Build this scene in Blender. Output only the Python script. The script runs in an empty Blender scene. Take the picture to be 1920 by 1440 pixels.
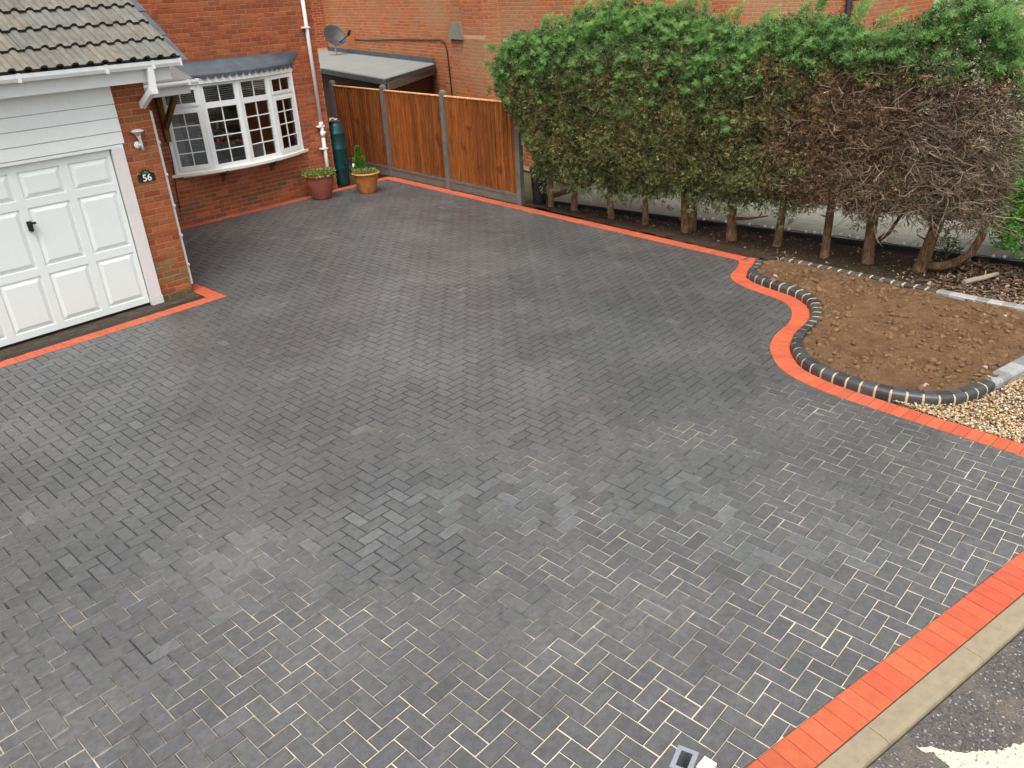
import bpy, bmesh, math, random
import numpy as np
from mathutils import Vector, Matrix, noise as mnoise

R = random.Random(7)
NR = np.random.default_rng(11)
scene = bpy.context.scene
COL = scene.collection

# ------------------------------------------------------------------ camera
CAM_H = 3.5126
PITCH, ROLL, YAW = 0.4659, 0.0523, math.radians(46.0)
F_PX = 1481.48
def cam_axes():
    fwd = np.array([0, math.cos(PITCH), -math.sin(PITCH)]); right = np.array([1., 0, 0]); down = np.cross(fwd, right)
    c, s = math.cos(ROLL), math.sin(ROLL)
    r2 = c * right + s * down; d2 = -s * right + c * down
    C, S = math.cos(YAW), math.sin(YAW)
    M = np.array([[C, S, 0], [-S, C, 0], [0, 0, 1.]])
    return M @ r2, M @ d2, M @ fwd
CR, CD, CF = cam_axes()
cam_data = bpy.data.cameras.new('camera')
cam = bpy.data.objects.new('camera', cam_data); COL.objects.link(cam)
cam.matrix_world = Matrix(((CR[0], -CD[0], -CF[0], 0), (CR[1], -CD[1], -CF[1], 0), (CR[2], -CD[2], -CF[2], CAM_H), (0, 0, 0, 1)))
cam_data.sensor_fit = 'HORIZONTAL'; cam_data.sensor_width = 36.0
cam_data.lens = F_PX / 1920 * 36.0
cam_data.clip_start = 0.05; cam_data.clip_end = 1000
scene.camera = cam
def view_area(p, a):
    """projected size of something of area a at p, 0 when outside the frame"""
    d = np.array([p[0], p[1], p[2] - CAM_H]); z = d @ CF
    if z < .2: return 0
    u = d @ CR / z * F_PX + 960; v = d @ CD / z * F_PX + 720
    if not (-15 < u < 1935 and -15 < v < 1455): return 0
    return a / (z * z)

# ------------------------------------------------------------------ world, sun, exposure
world = bpy.data.worlds.new('World'); scene.world = world; world.use_nodes = True
wn = world.node_tree; wn.nodes.clear()
sky = wn.nodes.new('ShaderNodeTexSky'); sky.sky_type = 'NISHITA'; sky.sun_disc = False
SUN_EL, SUN_AZ = math.radians(66), math.radians(236)      # azimuth from +Y, clockwise
sky.sun_elevation = SUN_EL; sky.sun_rotation = SUN_AZ
sky.air_density = 1.0; sky.dust_density = 4.0; sky.ozone_density = 1.0
hsv = wn.nodes.new('ShaderNodeHueSaturation'); hsv.inputs['Saturation'].default_value = 0.22
bg = wn.nodes.new('ShaderNodeBackground'); bg.inputs['Strength'].default_value = 0.15
wo = wn.nodes.new('ShaderNodeOutputWorld')
wn.links.new(sky.outputs[0], hsv.inputs['Color']); wn.links.new(hsv.outputs[0], bg.inputs['Color']); wn.links.new(bg.outputs[0], wo.inputs[0])
sun_l = bpy.data.lights.new('sun', 'SUN'); sun_l.energy = 1.4; sun_l.angle = math.radians(34); sun_l.color = (1, .96, .9)
sun = bpy.data.objects.new('sun', sun_l); COL.objects.link(sun)
sd = Vector((math.sin(SUN_AZ) * math.cos(SUN_EL), math.cos(SUN_AZ) * math.cos(SUN_EL), math.sin(SUN_EL)))
sun.rotation_euler = sd.to_track_quat('Z', 'Y').to_euler()
vs = scene.view_settings
vs.view_transform = 'Standard'; vs.look = 'None'; vs.gamma = 1.0; vs.exposure = 0.86; vs.use_curve_mapping = False
scene.render.engine = 'CYCLES'
scene.cycles.use_denoising = True; scene.cycles.use_adaptive_sampling = True; scene.cycles.adaptive_threshold = .03
scene.cycles.max_bounces = 5; scene.cycles.transparent_max_bounces = 6

# ------------------------------------------------------------------ mesh helpers
class MB:
    def __init__(s): s.v = []; s.f = []; s.c = []
    def add(s, verts, faces, col=(1, 1, 1)):
        b = len(s.v); s.v.extend([tuple(p) for p in verts])
        for f in faces:
            s.f.append(tuple(i + b for i in f)); s.c.append(col)
    def box(s, x0, x1, y0, y1, z0, z1, col=(1, 1, 1), mat=None):
        P = [(x0, y0, z0), (x1, y0, z0), (x1, y1, z0), (x0, y1, z0), (x0, y0, z1), (x1, y0, z1), (x1, y1, z1), (x0, y1, z1)]
        if mat is not None: P = [mat @ Vector(p) for p in P]
        s.add(P, [(0, 3, 2, 1), (4, 5, 6, 7), (0, 1, 5, 4), (1, 2, 6, 5), (2, 3, 7, 6), (3, 0, 4, 7)], col)
    def bar(s, a, b, w, h, col=(1, 1, 1), up=(0, 0, 1)):
        a = Vector(a); b = Vector(b); d = (b - a).normalized(); u = Vector(up)
        if abs(d.dot(u)) > .98: u = Vector((0, 1, 0))
        r = d.cross(u).normalized(); u = r.cross(d).normalized()
        P = []
        for q in (a, b):
            for i, j in ((-1, -1), (1, -1), (1, 1), (-1, 1)): P.append(q + r * (i * w / 2) + u * (j * h / 2))
        s.add(P, [(0, 1, 2, 3), (7, 6, 5, 4), (0, 4, 5, 1), (1, 5, 6, 2), (2, 6, 7, 3), (3, 7, 4, 0)], col)
    def tube(s, pts, rad, n=8, col=(1, 1, 1), cap=True):
        pts = [Vector(p) for p in pts]
        rads = rad if hasattr(rad, '__len__') else [rad] * len(pts)
        P = []; prev = None
        for i, p in enumerate(pts):
            d = (pts[min(i + 1, len(pts) - 1)] - pts[max(i - 1, 0)]).normalized()
            if prev is None:
                u = Vector((0, 0, 1)) if abs(d.z) < .9 else Vector((1, 0, 0))
                r = d.cross(u).normalized()
            else:
                r = (prev - d * prev.dot(d)).normalized()
            prev = r; t = d.cross(r)
            for k in range(n):
                a = 2 * math.pi * k / n
                P.append(p + (r * math.cos(a) + t * math.sin(a)) * rads[i])
        Fc = []
        for i in range(len(pts) - 1):
            for k in range(n):
                Fc.append((i * n + k, i * n + (k + 1) % n, (i + 1) * n + (k + 1) % n, (i + 1) * n + k))
        if cap:
            Fc.append(tuple(range(n - 1, -1, -1))); Fc.append(tuple((len(pts) - 1) * n + k for k in range(n)))
        s.add(P, Fc, col)
    def lathe(s, prof, n=24, center=(0, 0, 0), col=(1, 1, 1)):
        P = []; c = Vector(center)
        for r, z in prof:
            for k in range(n):
                a = 2 * math.pi * k / n; P.append((c.x + r * math.cos(a), c.y + r * math.sin(a), c.z + z))
        Fc = []
        for i in range(len(prof) - 1):
            for k in range(n):
                Fc.append((i * n + k, i * n + (k + 1) % n, (i + 1) * n + (k + 1) % n, (i + 1) * n + k))
        s.add(P, Fc, col)
    def prism(s, poly, z0, z1, col=(1, 1, 1), inset=0.0, drop=0.0, bottom=False, edge=1.0):
        """poly: CCW list of xy; chamfered top"""
        n = len(poly)
        if inset > 0:
            top = inset_poly(poly, inset)
            P = [(x, y, z0) for x, y in poly] + [(x, y, z1 - drop) for x, y in poly] + [(x, y, z1) for x, y in top]
            Fc = [tuple(range(2 * n, 3 * n))]
            for i in range(n):
                j = (i + 1) % n
                Fc += [(i, j, n + j, n + i), (n + i, n + j, 2 * n + j, 2 * n + i)]
        else:
            P = [(x, y, z0) for x, y in poly] + [(x, y, z1) for x, y in poly]
            Fc = [tuple(range(n, 2 * n))] + [(i, (i + 1) % n, n + (i + 1) % n, n + i) for i in range(n)]
        if bottom: Fc.append(tuple(range(n - 1, -1, -1)))
        s.add(P, Fc, col)
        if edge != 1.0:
            for q in range(len(s.c) - len(Fc) + 1, len(s.c)): s.c[q] = tuple(x * edge for x in col)  # sides and chamfers darkened: shade and grime of the joints in colour
    def mesh(s, name, mat, smooth=False):
        me = bpy.data.meshes.new(name); me.from_pydata(s.v, [], s.f)
        if mat is not None: me.materials.append(mat)
        a = me.attributes.new('col', 'FLOAT_COLOR', 'FACE')
        c = np.ones((len(s.c), 4), np.float32); c[:, :3] = np.array(s.c, np.float32).reshape(-1, 3)
        a.data.foreach_set('color', c.ravel())
        if smooth: me.polygons.foreach_set('use_smooth', [True] * len(me.polygons))
        me.update(); return me
    def build(s, name, mat, parent=None, smooth=False, loc=None):
        return link(name, s.mesh(name, mat, smooth), parent, loc)

def inset_poly(poly, d):
    n = len(poly); out = []
    cx = sum(p[0] for p in poly) / n; cy = sum(p[1] for p in poly) / n
    for x, y in poly:
        dx, dy = cx - x, cy - y; l = math.hypot(dx, dy) or 1
        k = min(d * 1.35, l * .6); out.append((x + dx / l * k, y + dy / l * k))
    return out
def link(name, data, parent=None, loc=None):
    o = bpy.data.objects.new(name, data); COL.objects.link(o)
    if parent is not None: o.parent = parent
    if loc is not None: o.location = loc
    return o
def empty(name, loc=(0, 0, 0)):
    return link(name, None, None, loc)
def tag(o, label=None, cat=None, group=None, kind=None):
    if label: o['label'] = label
    if cat: o['category'] = cat
    if group: o['group'] = group
    if kind: o['kind'] = kind
    return o
def quads_mesh(name, V, mat, cols=None, k=4):
    """V: (n*k,3) array, k verts per face; cols (n,3)"""
    n = len(V) // k; me = bpy.data.meshes.new(name)
    me.vertices.add(len(V)); me.vertices.foreach_set('co', np.asarray(V, np.float32).ravel())
    me.loops.add(len(V)); me.loops.foreach_set('vertex_index', np.arange(len(V), dtype=np.int32))
    me.polygons.add(n); me.polygons.foreach_set('loop_start', np.arange(n, dtype=np.int32) * k)
    me.polygons.foreach_set('loop_total', np.full(n, k, np.int32))
    me.materials.append(mat)
    if cols is not None:
        a = me.attributes.new('col', 'FLOAT_COLOR', 'FACE'); c = np.ones((n, 4), np.float32); c[:, :3] = cols
        a.data.foreach_set('color', c.ravel())
    me.update(calc_edges=True); return me
def clip_poly(subj, half):
    """clip polygon by half planes (nx,ny,d): keep nx*x+ny*y<=d"""
    out = subj
    for nx, ny, d in half:
        if not out: return []
        res = []
        for i in range(len(out)):
            a = out[i]; b = out[(i + 1) % len(out)]
            da = nx * a[0] + ny * a[1] - d; db = nx * b[0] + ny * b[1] - d
            if da <= 0: res.append(a)
            if (da < 0 < db) or (db < 0 < da):
                t = da / (da - db); res.append((a[0] + t * (b[0] - a[0]), a[1] + t * (b[1] - a[1])))
        out = res
    return out
def area(poly):
    return .5 * sum(poly[i][0] * poly[(i + 1) % len(poly)][1] - poly[(i + 1) % len(poly)][0] * poly[i][1] for i in range(len(poly)))
def inside(poly, x, y):
    r = False; n = len(poly); j = n - 1
    for i in range(n):
        xi, yi = poly[i]; xj, yj = poly[j]
        if (yi > y) != (yj > y) and x < (xj - xi) * (y - yi) / (yj - yi) + xi: r = not r
        j = i
    return r
def smooth_line(pts, it=2):
    for _ in range(it):
        q = [pts[0]]
        for a, b in zip(pts[:-1], pts[1:]):
            q.append((a[0] * .75 + b[0] * .25, a[1] * .75 + b[1] * .25)); q.append((a[0] * .25 + b[0] * .75, a[1] * .25 + b[1] * .75))
        q.append(pts[-1]); pts = q
    return pts
def resample(pts, step):
    pts = [np.array(p, float) for p in pts]; seg = [np.linalg.norm(b - a) for a, b in zip(pts[:-1], pts[1:])]
    L = sum(seg); n = max(1, round(L / step)); out = []; cum = np.concatenate([[0], np.cumsum(seg)])
    for k in range(n + 1):
        d = L * k / n; i = min(np.searchsorted(cum, d, 'right') - 1, len(seg) - 1)
        t = (d - cum[i]) / max(seg[i], 1e-9); out.append(pts[i] * (1 - t) + pts[i + 1] * t)
    return out
def offset_line(pts, d):
    """offset to the left of travel by d"""
    out = []; n = len(pts)
    for i in range(n):
        a = np.array(pts[max(i - 1, 0)]); b = np.array(pts[min(i + 1, n - 1)]); t = b - a; t = t / np.linalg.norm(t)
        out.append(np.array(pts[i]) + d * np.array([-t[1], t[0]]))
    return out

# ------------------------------------------------------------------ materials
def mat_new(name):
    m = bpy.data.materials.new(name); m.use_nodes = True
    nt = m.node_tree; b = nt.nodes['Principled BSDF']
    return m, nt, b
def nd(nt, t, **kw):
    n = nt.nodes.new(t)
    for k, v in kw.items():
        if k in n.inputs.keys() if hasattr(n.inputs, 'keys') else False: n.inputs[k].default_value = v
        else: setattr(n, k, v)
    return n
def pos(nt):
    return nt.nodes.new('ShaderNodeNewGeometry').outputs['Position']
def noise(nt, scale, detail=4, rough=.55, vec=None, dist=0.0):
    n = nt.nodes.new('ShaderNodeTexNoise'); n.inputs['Scale'].default_value = scale; n.inputs['Detail'].default_value = detail
    n.inputs['Roughness'].default_value = rough; n.inputs['Distortion'].default_value = dist
    nt.links.new(vec if vec is not None else pos(nt), n.inputs['Vector']); return n.outputs['Fac']
def ramp(nt, fac, stops):
    r = nt.nodes.new('ShaderNodeValToRGB'); e = r.color_ramp.elements
    while len(e) < len(stops): e.new(.5)
    for i, (p, c) in enumerate(stops):
        e[i].position = p; e[i].color = (c, c, c, 1) if not hasattr(c, '__len__') else (*c, 1)
    nt.links.new(fac, r.inputs[0]); return r.outputs[0]
def mix(nt, fac, a, b, mode='MIX'):
    m = nt.nodes.new('ShaderNodeMix'); m.data_type = 'RGBA'; m.blend_type = mode; m.clamp_factor = True
    def put(sock, v):
        if hasattr(v, 'is_linked') or hasattr(v, 'links'): nt.links.new(v, sock)
        elif hasattr(v, '__len__'): sock.default_value = (*v, 1) if len(v) == 3 else v
        else: sock.default_value = v if sock.type == 'VALUE' else (v, v, v, 1)
    put(m.inputs['Factor'], fac); put(m.inputs[6], a); put(m.inputs[7], b)
    return m.outputs[2]
def mathn(nt, op, a, b=0.0):
    m = nt.nodes.new('ShaderNodeMath'); m.operation = op
    for i, v in enumerate((a, b)):
        if hasattr(v, 'links'): nt.links.new(v, m.inputs[i])
        else: m.inputs[i].default_value = v
    return m.outputs[0]
def bump(nt, b, h, strength=.3, dist=.01):
    n = nt.nodes.new('ShaderNodeBump'); n.inputs['Strength'].default_value = strength; n.inputs['Distance'].default_value = dist
    nt.links.new(h, n.inputs['Height']); nt.links.new(n.outputs[0], b.inputs['Normal'])
def src_col(nt, src):
    if src == 'obj': return nt.nodes.new('ShaderNodeObjectInfo').outputs['Color']
    a = nt.nodes.new('ShaderNodeAttribute'); a.attribute_name = 'col'; return a.outputs['Color']
def setb(nt, b, col=None, rough=None, spec=None, metal=None):
    for key, v in (('Base Color', col), ('Roughness', rough), ('Specular IOR Level', spec), ('Metallic', metal)):
        if v is None: continue
        s = b.inputs[key]
        if hasattr(v, 'links'): nt.links.new(v, s)
        elif hasattr(v, '__len__'): s.default_value = (*v, 1)
        else: s.default_value = v

def m_simple(name, col, rough=.5, var=.12, scale=6, bmp=0, bscale=60, spec=.5, metal=0):
    m, nt, b = mat_new(name)
    f = noise(nt, scale, 5)
    v = ramp(nt, f, [(.25, 1 - var), (.75, 1 + var)])
    setb(nt, b, mix(nt, 1.0, col, v, 'MULTIPLY'), rough, spec, metal)
    if bmp: bump(nt, b, noise(nt, bscale, 4), bmp, .01)
    return m
def m_paver(src):
    m, nt, b = mat_new('paver_' + src)
    c = src_col(nt, src)
    if src == 'obj': c = mix(nt, 1, c, src_col(nt, 'attr'), 'MULTIPLY')      # joint shade and grime painted into the chamfer colour
    fine = noise(nt, 240, 3, .7); mid = noise(nt, 22, 4, .6); big = noise(nt, .7, 5, .62)
    c = mix(nt, 1, c, ramp(nt, mid, [(.28, .70), (.72, 1.28)]), 'MULTIPLY')
    c = mix(nt, 1, c, ramp(nt, noise(nt, 70, 3, .6), [(.3, .84), (.7, 1.16)]), 'MULTIPLY')
    c = mix(nt, 1, c, ramp(nt, fine, [(.3, .72), (.7, 1.3)]), 'MULTIPLY')
    haze = mathn(nt, 'MULTIPLY', ramp(nt, big, [(.44, 0), (.70, .50)]), ramp(nt, mid, [(.35, .3), (.65, 1)]))
    c = mix(nt, haze, c, (.155, .15, .142))          # dried sand film left after brushing in
    sp = ramp(nt, noise(nt, 75, 2, .5), [(.73, 0), (.77, 1)])
    c = mix(nt, mathn(nt, 'MULTIPLY', sp, .35), c, (.3, .28, .25))
    setb(nt, b, c, ramp(nt, noise(nt, 2.2, 5, .65), [(.3, .30), (.7, .48)]), .8)
    bump(nt, b, noise(nt, 300, 3, .7), .22, .002)
    return m
def m_red():
    m, nt, b = mat_new('red_block')
    c = src_col(nt, 'attr')
    c = mix(nt, 1, c, ramp(nt, noise(nt, 14, 5, .6), [(.3, .86), (.7, 1.1)]), 'MULTIPLY')
    c = mix(nt, 1, c, ramp(nt, noise(nt, 260, 3, .7), [(.3, .86), (.7, 1.12)]), 'MULTIPLY')
    c = mix(nt, ramp(nt, noise(nt, 5, 5, .7), [(.6, 0), (.78, .25)]), c, (.50, .24, .15))
    c = mix(nt, ramp(nt, noise(nt, 2.1, 5, .7), [(.52, 0), (.8, .5)]), c, (.30, .10, .06))
    setb(nt, b, c, .72, .35); bump(nt, b, noise(nt, 260, 3), .25, .002)
    return m
def m_brick(src, name):
    m, nt, b = mat_new('brick_' + name + src)
    c = src_col(nt, src)
    c = mix(nt, 1, c, ramp(nt, noise(nt, 30, 4, .65), [(.3, .78), (.7, 1.2)]), 'MULTIPLY')
    c = mix(nt, 1, c, ramp(nt, noise(nt, 220, 3, .7), [(.3, .8), (.7, 1.18)]), 'MULTIPLY')
    c = mix(nt, ramp(nt, noise(nt, 1.6, 5, .7), [(.55, 0), (.8, .45)]), c, (.24, .16, .08))   # grime and lichen bloom
    setb(nt, b, c, .85, .25); bump(nt, b, noise(nt, 160, 4, .7), .5, .003)
    return m
def m_attr(name, rough=.6, spec=.3, var=.2, scale=18, bmp=0., bscale=120):
    m, nt, b = mat_new(name)
    c = mix(nt, 1, src_col(nt, 'attr'), ramp(nt, noise(nt, scale, 4), [(.3, 1 - var), (.7, 1 + var)]), 'MULTIPLY')
    setb(nt, b, c, rough, spec)
    if bmp: bump(nt, b, noise(nt, bscale, 4, .7), bmp, .005)
    return m
def m_leaf(name, trans=.35):
    m, nt, b = mat_new(name)
    c = src_col(nt, 'attr')
    setb(nt, b, c, .6, .3)
    t = nt.nodes.new('ShaderNodeBsdfTranslucent'); nt.links.new(c, t.inputs[0])
    ms = nt.nodes.new('ShaderNodeMixShader'); ms.inputs[0].default_value = trans
    nt.links.new(b.outputs[0], ms.inputs[1]); nt.links.new(t.outputs[0], ms.inputs[2])
    nt.links.new(ms.outputs[0], nt.nodes['Material Output'].inputs[0])
    return m
def m_sand():
    m, nt, b = mat_new('joint_sand')
    p = pos(nt)
    big = noise(nt, .9, 5, .65, p)
    sep = nt.nodes.new('ShaderNodeSeparateXYZ'); nt.links.new(p, sep.inputs[0])
    # kiln sand lies full in the joints by the street, thinner further up the drive
    g = mathn(nt, 'ADD', mathn(nt, 'MULTIPLY', sep.outputs[1], .085), mathn(nt, 'MULTIPLY', sep.outputs[0], .036))
    f = mathn(nt, 'SUBTRACT', mathn(nt, 'ADD', big, .17), g)
    patch = noise(nt, 5.5, 4, .6)
    f = mathn(nt, 'ADD', f, mathn(nt, 'MULTIPLY', mathn(nt, 'SUBTRACT', patch, .5), .55))
    fac = ramp(nt, f, [(.15, 0), (.50, 1)])
    c = mix(nt, fac, (.035, .034, .031), (.53, .465, .345))
    c = mix(nt, 1, c, ramp(nt, noise(nt, 400, 2), [(.3, .75), (.7, 1.2)]), 'MULTIPLY')
    setb(nt, b, c, .95, .1); return m
def m_soil(name, dark, light, scale=1.0, bmp=.8):
    m, nt, b = mat_new(name)
    f = noise(nt, 3.5 * scale, 8, .75); g = noise(nt, 70 * scale, 5, .7)
    c = mix(nt, ramp(nt, f, [(.3, 0), (.7, 1)]), dark, light)
    c = mix(nt, 1, c, ramp(nt, g, [(.3, .6), (.7, 1.35)]), 'MULTIPLY')
    setb(nt, b, c, .95, .1); bump(nt, b, g, bmp, .02); return m
def m_asphalt():
    m, nt, b = mat_new('asphalt')
    v = nt.nodes.new('ShaderNodeTexVoronoi'); v.inputs['Scale'].default_value = 105; nt.links.new(pos(nt), v.inputs['Vector'])
    bw = nt.nodes.new('ShaderNodeRGBToBW'); nt.links.new(v.outputs['Color'], bw.inputs[0])
    c = mix(nt, bw.outputs[0], (.035, .032, .031), (.135, .122, .115))
    c = mix(nt, ramp(nt, bw.outputs[0], [(.84, 0), (.88, 1)]), c, (.34, .32, .30))
    c = mix(nt, ramp(nt, noise(nt, 3.2, 5, .65), [(.5, 0), (.68, .75)]), c, (.15, .125, .095))     # washed-in sandy silt
    setb(nt, b, c, .85, .3); bump(nt, b, v.outputs['Distance'], .9, .006); return m
def m_wood(name, c0, c1, c2):
    m, nt, b = mat_new(name)
    mp = nt.nodes.new('ShaderNodeMapping'); mp.inputs['Scale'].default_value = (14, 14, .8); nt.links.new(pos(nt), mp.inputs['Vector'])
    g = noise(nt, 3.0, 6, .65, mp.outputs[0], 1.2)
    mp2 = nt.nodes.new('ShaderNodeMapping'); mp2.inputs['Scale'].default_value = (60, 60, 1.5); nt.links.new(pos(nt), mp2.inputs['Vector'])
    g2 = noise(nt, 4.0, 4, .6, mp2.outputs[0])
    c = ramp(nt, g, [(.28, c0), (.5, c1), (.75, c2)])
    c = mix(nt, 1, c, ramp(nt, g2, [(.3, .7), (.7, 1.25)]), 'MULTIPLY')
    c = mix(nt, 1, c, src_col(nt, 'attr'), 'MULTIPLY')
    kn = ramp(nt, noise(nt, 4.5, 3, .5), [(.62, 0), (.74, .7)])
    c = mix(nt, kn, c, (.035, .012, .004))
    setb(nt, b, c, .7, .3); bump(nt, b, g2, .35, .004); return m
def m_bark():
    m, nt, b = mat_new('bark')
    mp = nt.nodes.new('ShaderNodeMapping'); mp.inputs['Scale'].default_value = (1, 1, .16); nt.links.new(pos(nt), mp.inputs['Vector'])
    g = noise(nt, 55, 5, .7, mp.outputs[0], .6); h = noise(nt, 7, 4, .6)
    c = ramp(nt, g, [(.3, (.075, .042, .025)), (.5, (.22, .125, .066)), (.72, (.38, .255, .16))])
    c = mix(nt, 1, c, ramp(nt, h, [(.3, .6), (.7, 1.25)]), 'MULTIPLY')
    setb(nt, b, c, .95, .1); bump(nt, b, g, 1.0, .03); return m
def m_glass():
    m, nt, b = mat_new('window_glass')
    out = nt.nodes['Material Output']
    gl = nt.nodes.new('ShaderNodeBsdfGlossy'); gl.inputs['Roughness'].default_value = .02
    tr = nt.nodes.new('ShaderNodeBsdfTransparent'); tr.inputs[0].default_value = (.72, .76, .76, 1)
    fr = nt.nodes.new('ShaderNodeFresnel'); fr.inputs[0].default_value = 1.5
    f = mathn(nt, 'MAXIMUM', mathn(nt, 'MULTIPLY', fr.outputs[0], 1.4), .10)
    bp = nt.nodes.new('ShaderNodeBump'); bp.inputs['Strength'].default_value = .06; nt.links.new(noise(nt, 1.5, 1), bp.inputs['Height']); nt.links.new(bp.outputs[0], gl.inputs['Normal'])
    ms = nt.nodes.new('ShaderNodeMixShader'); nt.links.new(f, ms.inputs[0]); nt.links.new(tr.outputs[0], ms.inputs[1]); nt.links.new(gl.outputs[0], ms.inputs[2])
    nt.links.new(ms.outputs[0], out.inputs[0]); return m
def m_white(name, col, dirt=.25):
    m, nt, b = mat_new(name)
    c = mix(nt, ramp(nt, noise(nt, 2.2, 6, .7), [(.45, 0), (.85, dirt)]), col, (.5, .46, .36))
    mp = nt.nodes.new('ShaderNodeMapping'); mp.inputs['Scale'].default_value = (7, 7, .7); nt.links.new(pos(nt), mp.inputs['Vector'])
    c = mix(nt, ramp(nt, noise(nt, 2.0, 5, .7, mp.outputs[0]), [(.55, 0), (.8, dirt)]), c, (.42, .40, .33))   # rain streaks
    c = mix(nt, 1, c, ramp(nt, noise(nt, 60, 3), [(.3, .97), (.7, 1.03)]), 'MULTIPLY')
    setb(nt, b, c, .38, .5); return m

M_PAV_O, M_PAV_A = m_paver('obj'), m_paver('attr')
M_RED = m_red()
M_REDBED = m_simple('red_joint', (.13, .05, .03), .95, .2, 20)
M_SAND = m_sand()
M_BRK_O, M_BRK_A = m_brick('obj', 'house_'), m_brick('attr', 'house_')
M_MORTAR = m_simple('mortar', (.40, .20, .12), .95, .2, 12, .5, 200)
M_MORTAR2 = m_simple('pale_mortar', (.58, .34, .20), .95, .2, 12, .5, 200)
M_CREAM_MORTAR = m_simple('cream_mortar', (.46, .39, .245), .95, .15, 30, .4, 250)
M_KERB = m_attr('charcoal_block', .42, .5, .18, 40, .25, 250)
M_SOIL = m_soil('soil', (.088, .048, .023), (.195, .116, .062))
M_DARKSOIL = m_soil('hedge_soil', (.025, .018, .012), (.075, .052, .033), 1.3)
M_GROUND = m_soil('ground', (.05, .05, .025), (.10, .09, .05), .3)
M_ASPHALT = m_asphalt()
M_CONC = m_simple('kerb_concrete', (.26, .215, .145), .9, .16, 14, .4, 220, .2)
M_UPVC = m_white('white_upvc', (.77, .79, .77), .10)
M_DOOR = m_white('door_white', (.76, .80, .77), .06)
M_TRIM = m_white('aged_white_paint', (.72, .68, .66), .35)
M_PIPE = m_white('cream_pipe', (.78, .74, .64), .3)
M_TILE = m_attr('roof_tile', .9, .2, .16, 7, .5, 160)
M_LEAD = m_simple('lead', (.065, .077, .093), .6, .3, 5, .2, 40)
M_SLATE = m_simple('canopy_slate', (.15, .145, .145), .8, .12, 20, .3, 150)
M_GLASS = m_glass()
M_BLIND = m_simple('blind_slat', (.75, .75, .72), .6, .05)
M_DARK = m_simple('dark_plastic_and_gap_shade', (.012, .012, .014), .4, .1)
M_ROOM = m_simple('room_wall', (.12, .11, .10), .9, .2)
M_TIMBER = m_wood('bracket_timber', (.05, .022, .008), (.15, .075, .02), (.26, .15, .04))
M_FENCE = m_wood('fence_board', (.085, .020, .004), (.26, .076, .013), (.44, .165, .04))
M_FCONC = m_simple('post_concrete', (.145, .138, .118), .9, .22, 7, .5, 150, .2)
M_TREEBARK = m_bark()
M_LEAF = m_leaf('conifer_leaf', .42); M_LEAF2 = m_leaf('shrub_leaf', .45)
M_TWIG = m_attr('twig', .9, .1, .15, 30)
M_FELT = m_simple('felt_roof', (.20, .215, .20), .85, .12, 2.5, .3, 200)
M_FELTEDGE = m_simple('felt_edge', (.07, .08, .08), .7, .2, 6)
M_CLAD = m_wood('brown_cladding', (.03, .014, .008), (.06, .028, .016), (.10, .05, .03))
M_SLAB = m_simple('path_slab', (.21, .21, .17), .9, .15, 5, .3, 120, .2)
M_CREAMW = m_simple('cream_boarding', (.55, .50, .40), .8, .06, 3)
M_POT1 = m_simple('terracotta_glaze', (.28, .075, .045), .35, .22, 9)
M_POT2 = m_simple('honey_glaze', (.42, .15, .03), .3, .3, 12)
M_RIM = m_simple('pale_rim', (.50, .24, .09), .5, .25, 14)
M_BUTT = m_simple('green_plastic', (.004, .055, .055), .35, .15, 5)
M_METAL = m_simple('aluminium', (.55, .57, .6), .35, .08, 20, 0, 60, .5, .9)
M_DISH = m_simple('dish_grey', (.040, .047, .053), .5, .15, 5)
M_PEB = m_attr('pebble', .7, .4, .15, 90)
M_LITTER = m_attr('litter', .9, .1, .2, 40)

# ------------------------------------------------------------------ layout lines (metres, x along the house front, y into the plot)
U = .1015
CURVE_IN = [(9.72, 4.93), (9.486, 4.804), (9.161, 4.748), (9.013, 4.673), (8.895, 4.529), (8.778, 4.294), (8.71, 4.03), (8.66, 3.83), (8.554, 3.656), (8.395, 3.536), (8.154, 3.435), (7.936, 3.398), (7.696, 3.39), (7.484, 3.345), (7.308, 3.276), (7.175, 3.192), (7.016, 3.069), (6.888, 2.94), (6.795, 2.774), (6.711, 2.541), (6.665, 2.285), (6.645, 2.05), (6.625, 1.767), (6.60, 1.486), (6.588, 1.228), (6.565, .85), (6.55, .30), (6.545, -.1)]
FIN0, FIN1 = (10.50, 13.5), (9.70, 4.80)           # fence-side border, inner edge
def fin_x(y): return FIN1[0] + (FIN0[0] - FIN1[0]) * (y - FIN1[1]) / (FIN0[1] - FIN1[1])
ST_A = np.array([2.632, 1.060]); ST_D = np.array([2.673, -.600]); ST_D = ST_D / np.linalg.norm(ST_D)   # street line, inner edge of the red course
ST_N = np.array([ST_D[1], -ST_D[0]])               # towards the road
if ST_N[1] > 0: ST_N = -ST_N
def st(t, d): return ST_A + ST_D * t + ST_N * d
def st_y(x): return ST_A[1] + ST_D[1] / ST_D[0] * (x - ST_A[0])
XL = -2.6
GAR_Y = 9.66
curve_in = smooth_line(CURVE_IN, 2)
W_RED = .205

# ------------------------------------------------------------------ ground and road
def sheet(name, poly, z, mat, parent=None):
    me = bpy.data.meshes.new(name); me.from_pydata([(x, y, z) for x, y in poly], [], [tuple(range(len(poly)))]); me.materials.append(mat)
    return link(name, me, parent)
tag(sheet('ground', [(-300, -300), (300, -300), (300, 300), (-300, 300)], -.14, M_GROUND), kind='structure')
a, b = st(-14, .205 + .145), st(14, .205 + .145); c, d = st(14, 9), st(-14, 9)
tag(sheet('road', [tuple(a), tuple(d), tuple(c), tuple(b)], -.028, M_ASPHALT), kind='structure')

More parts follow.
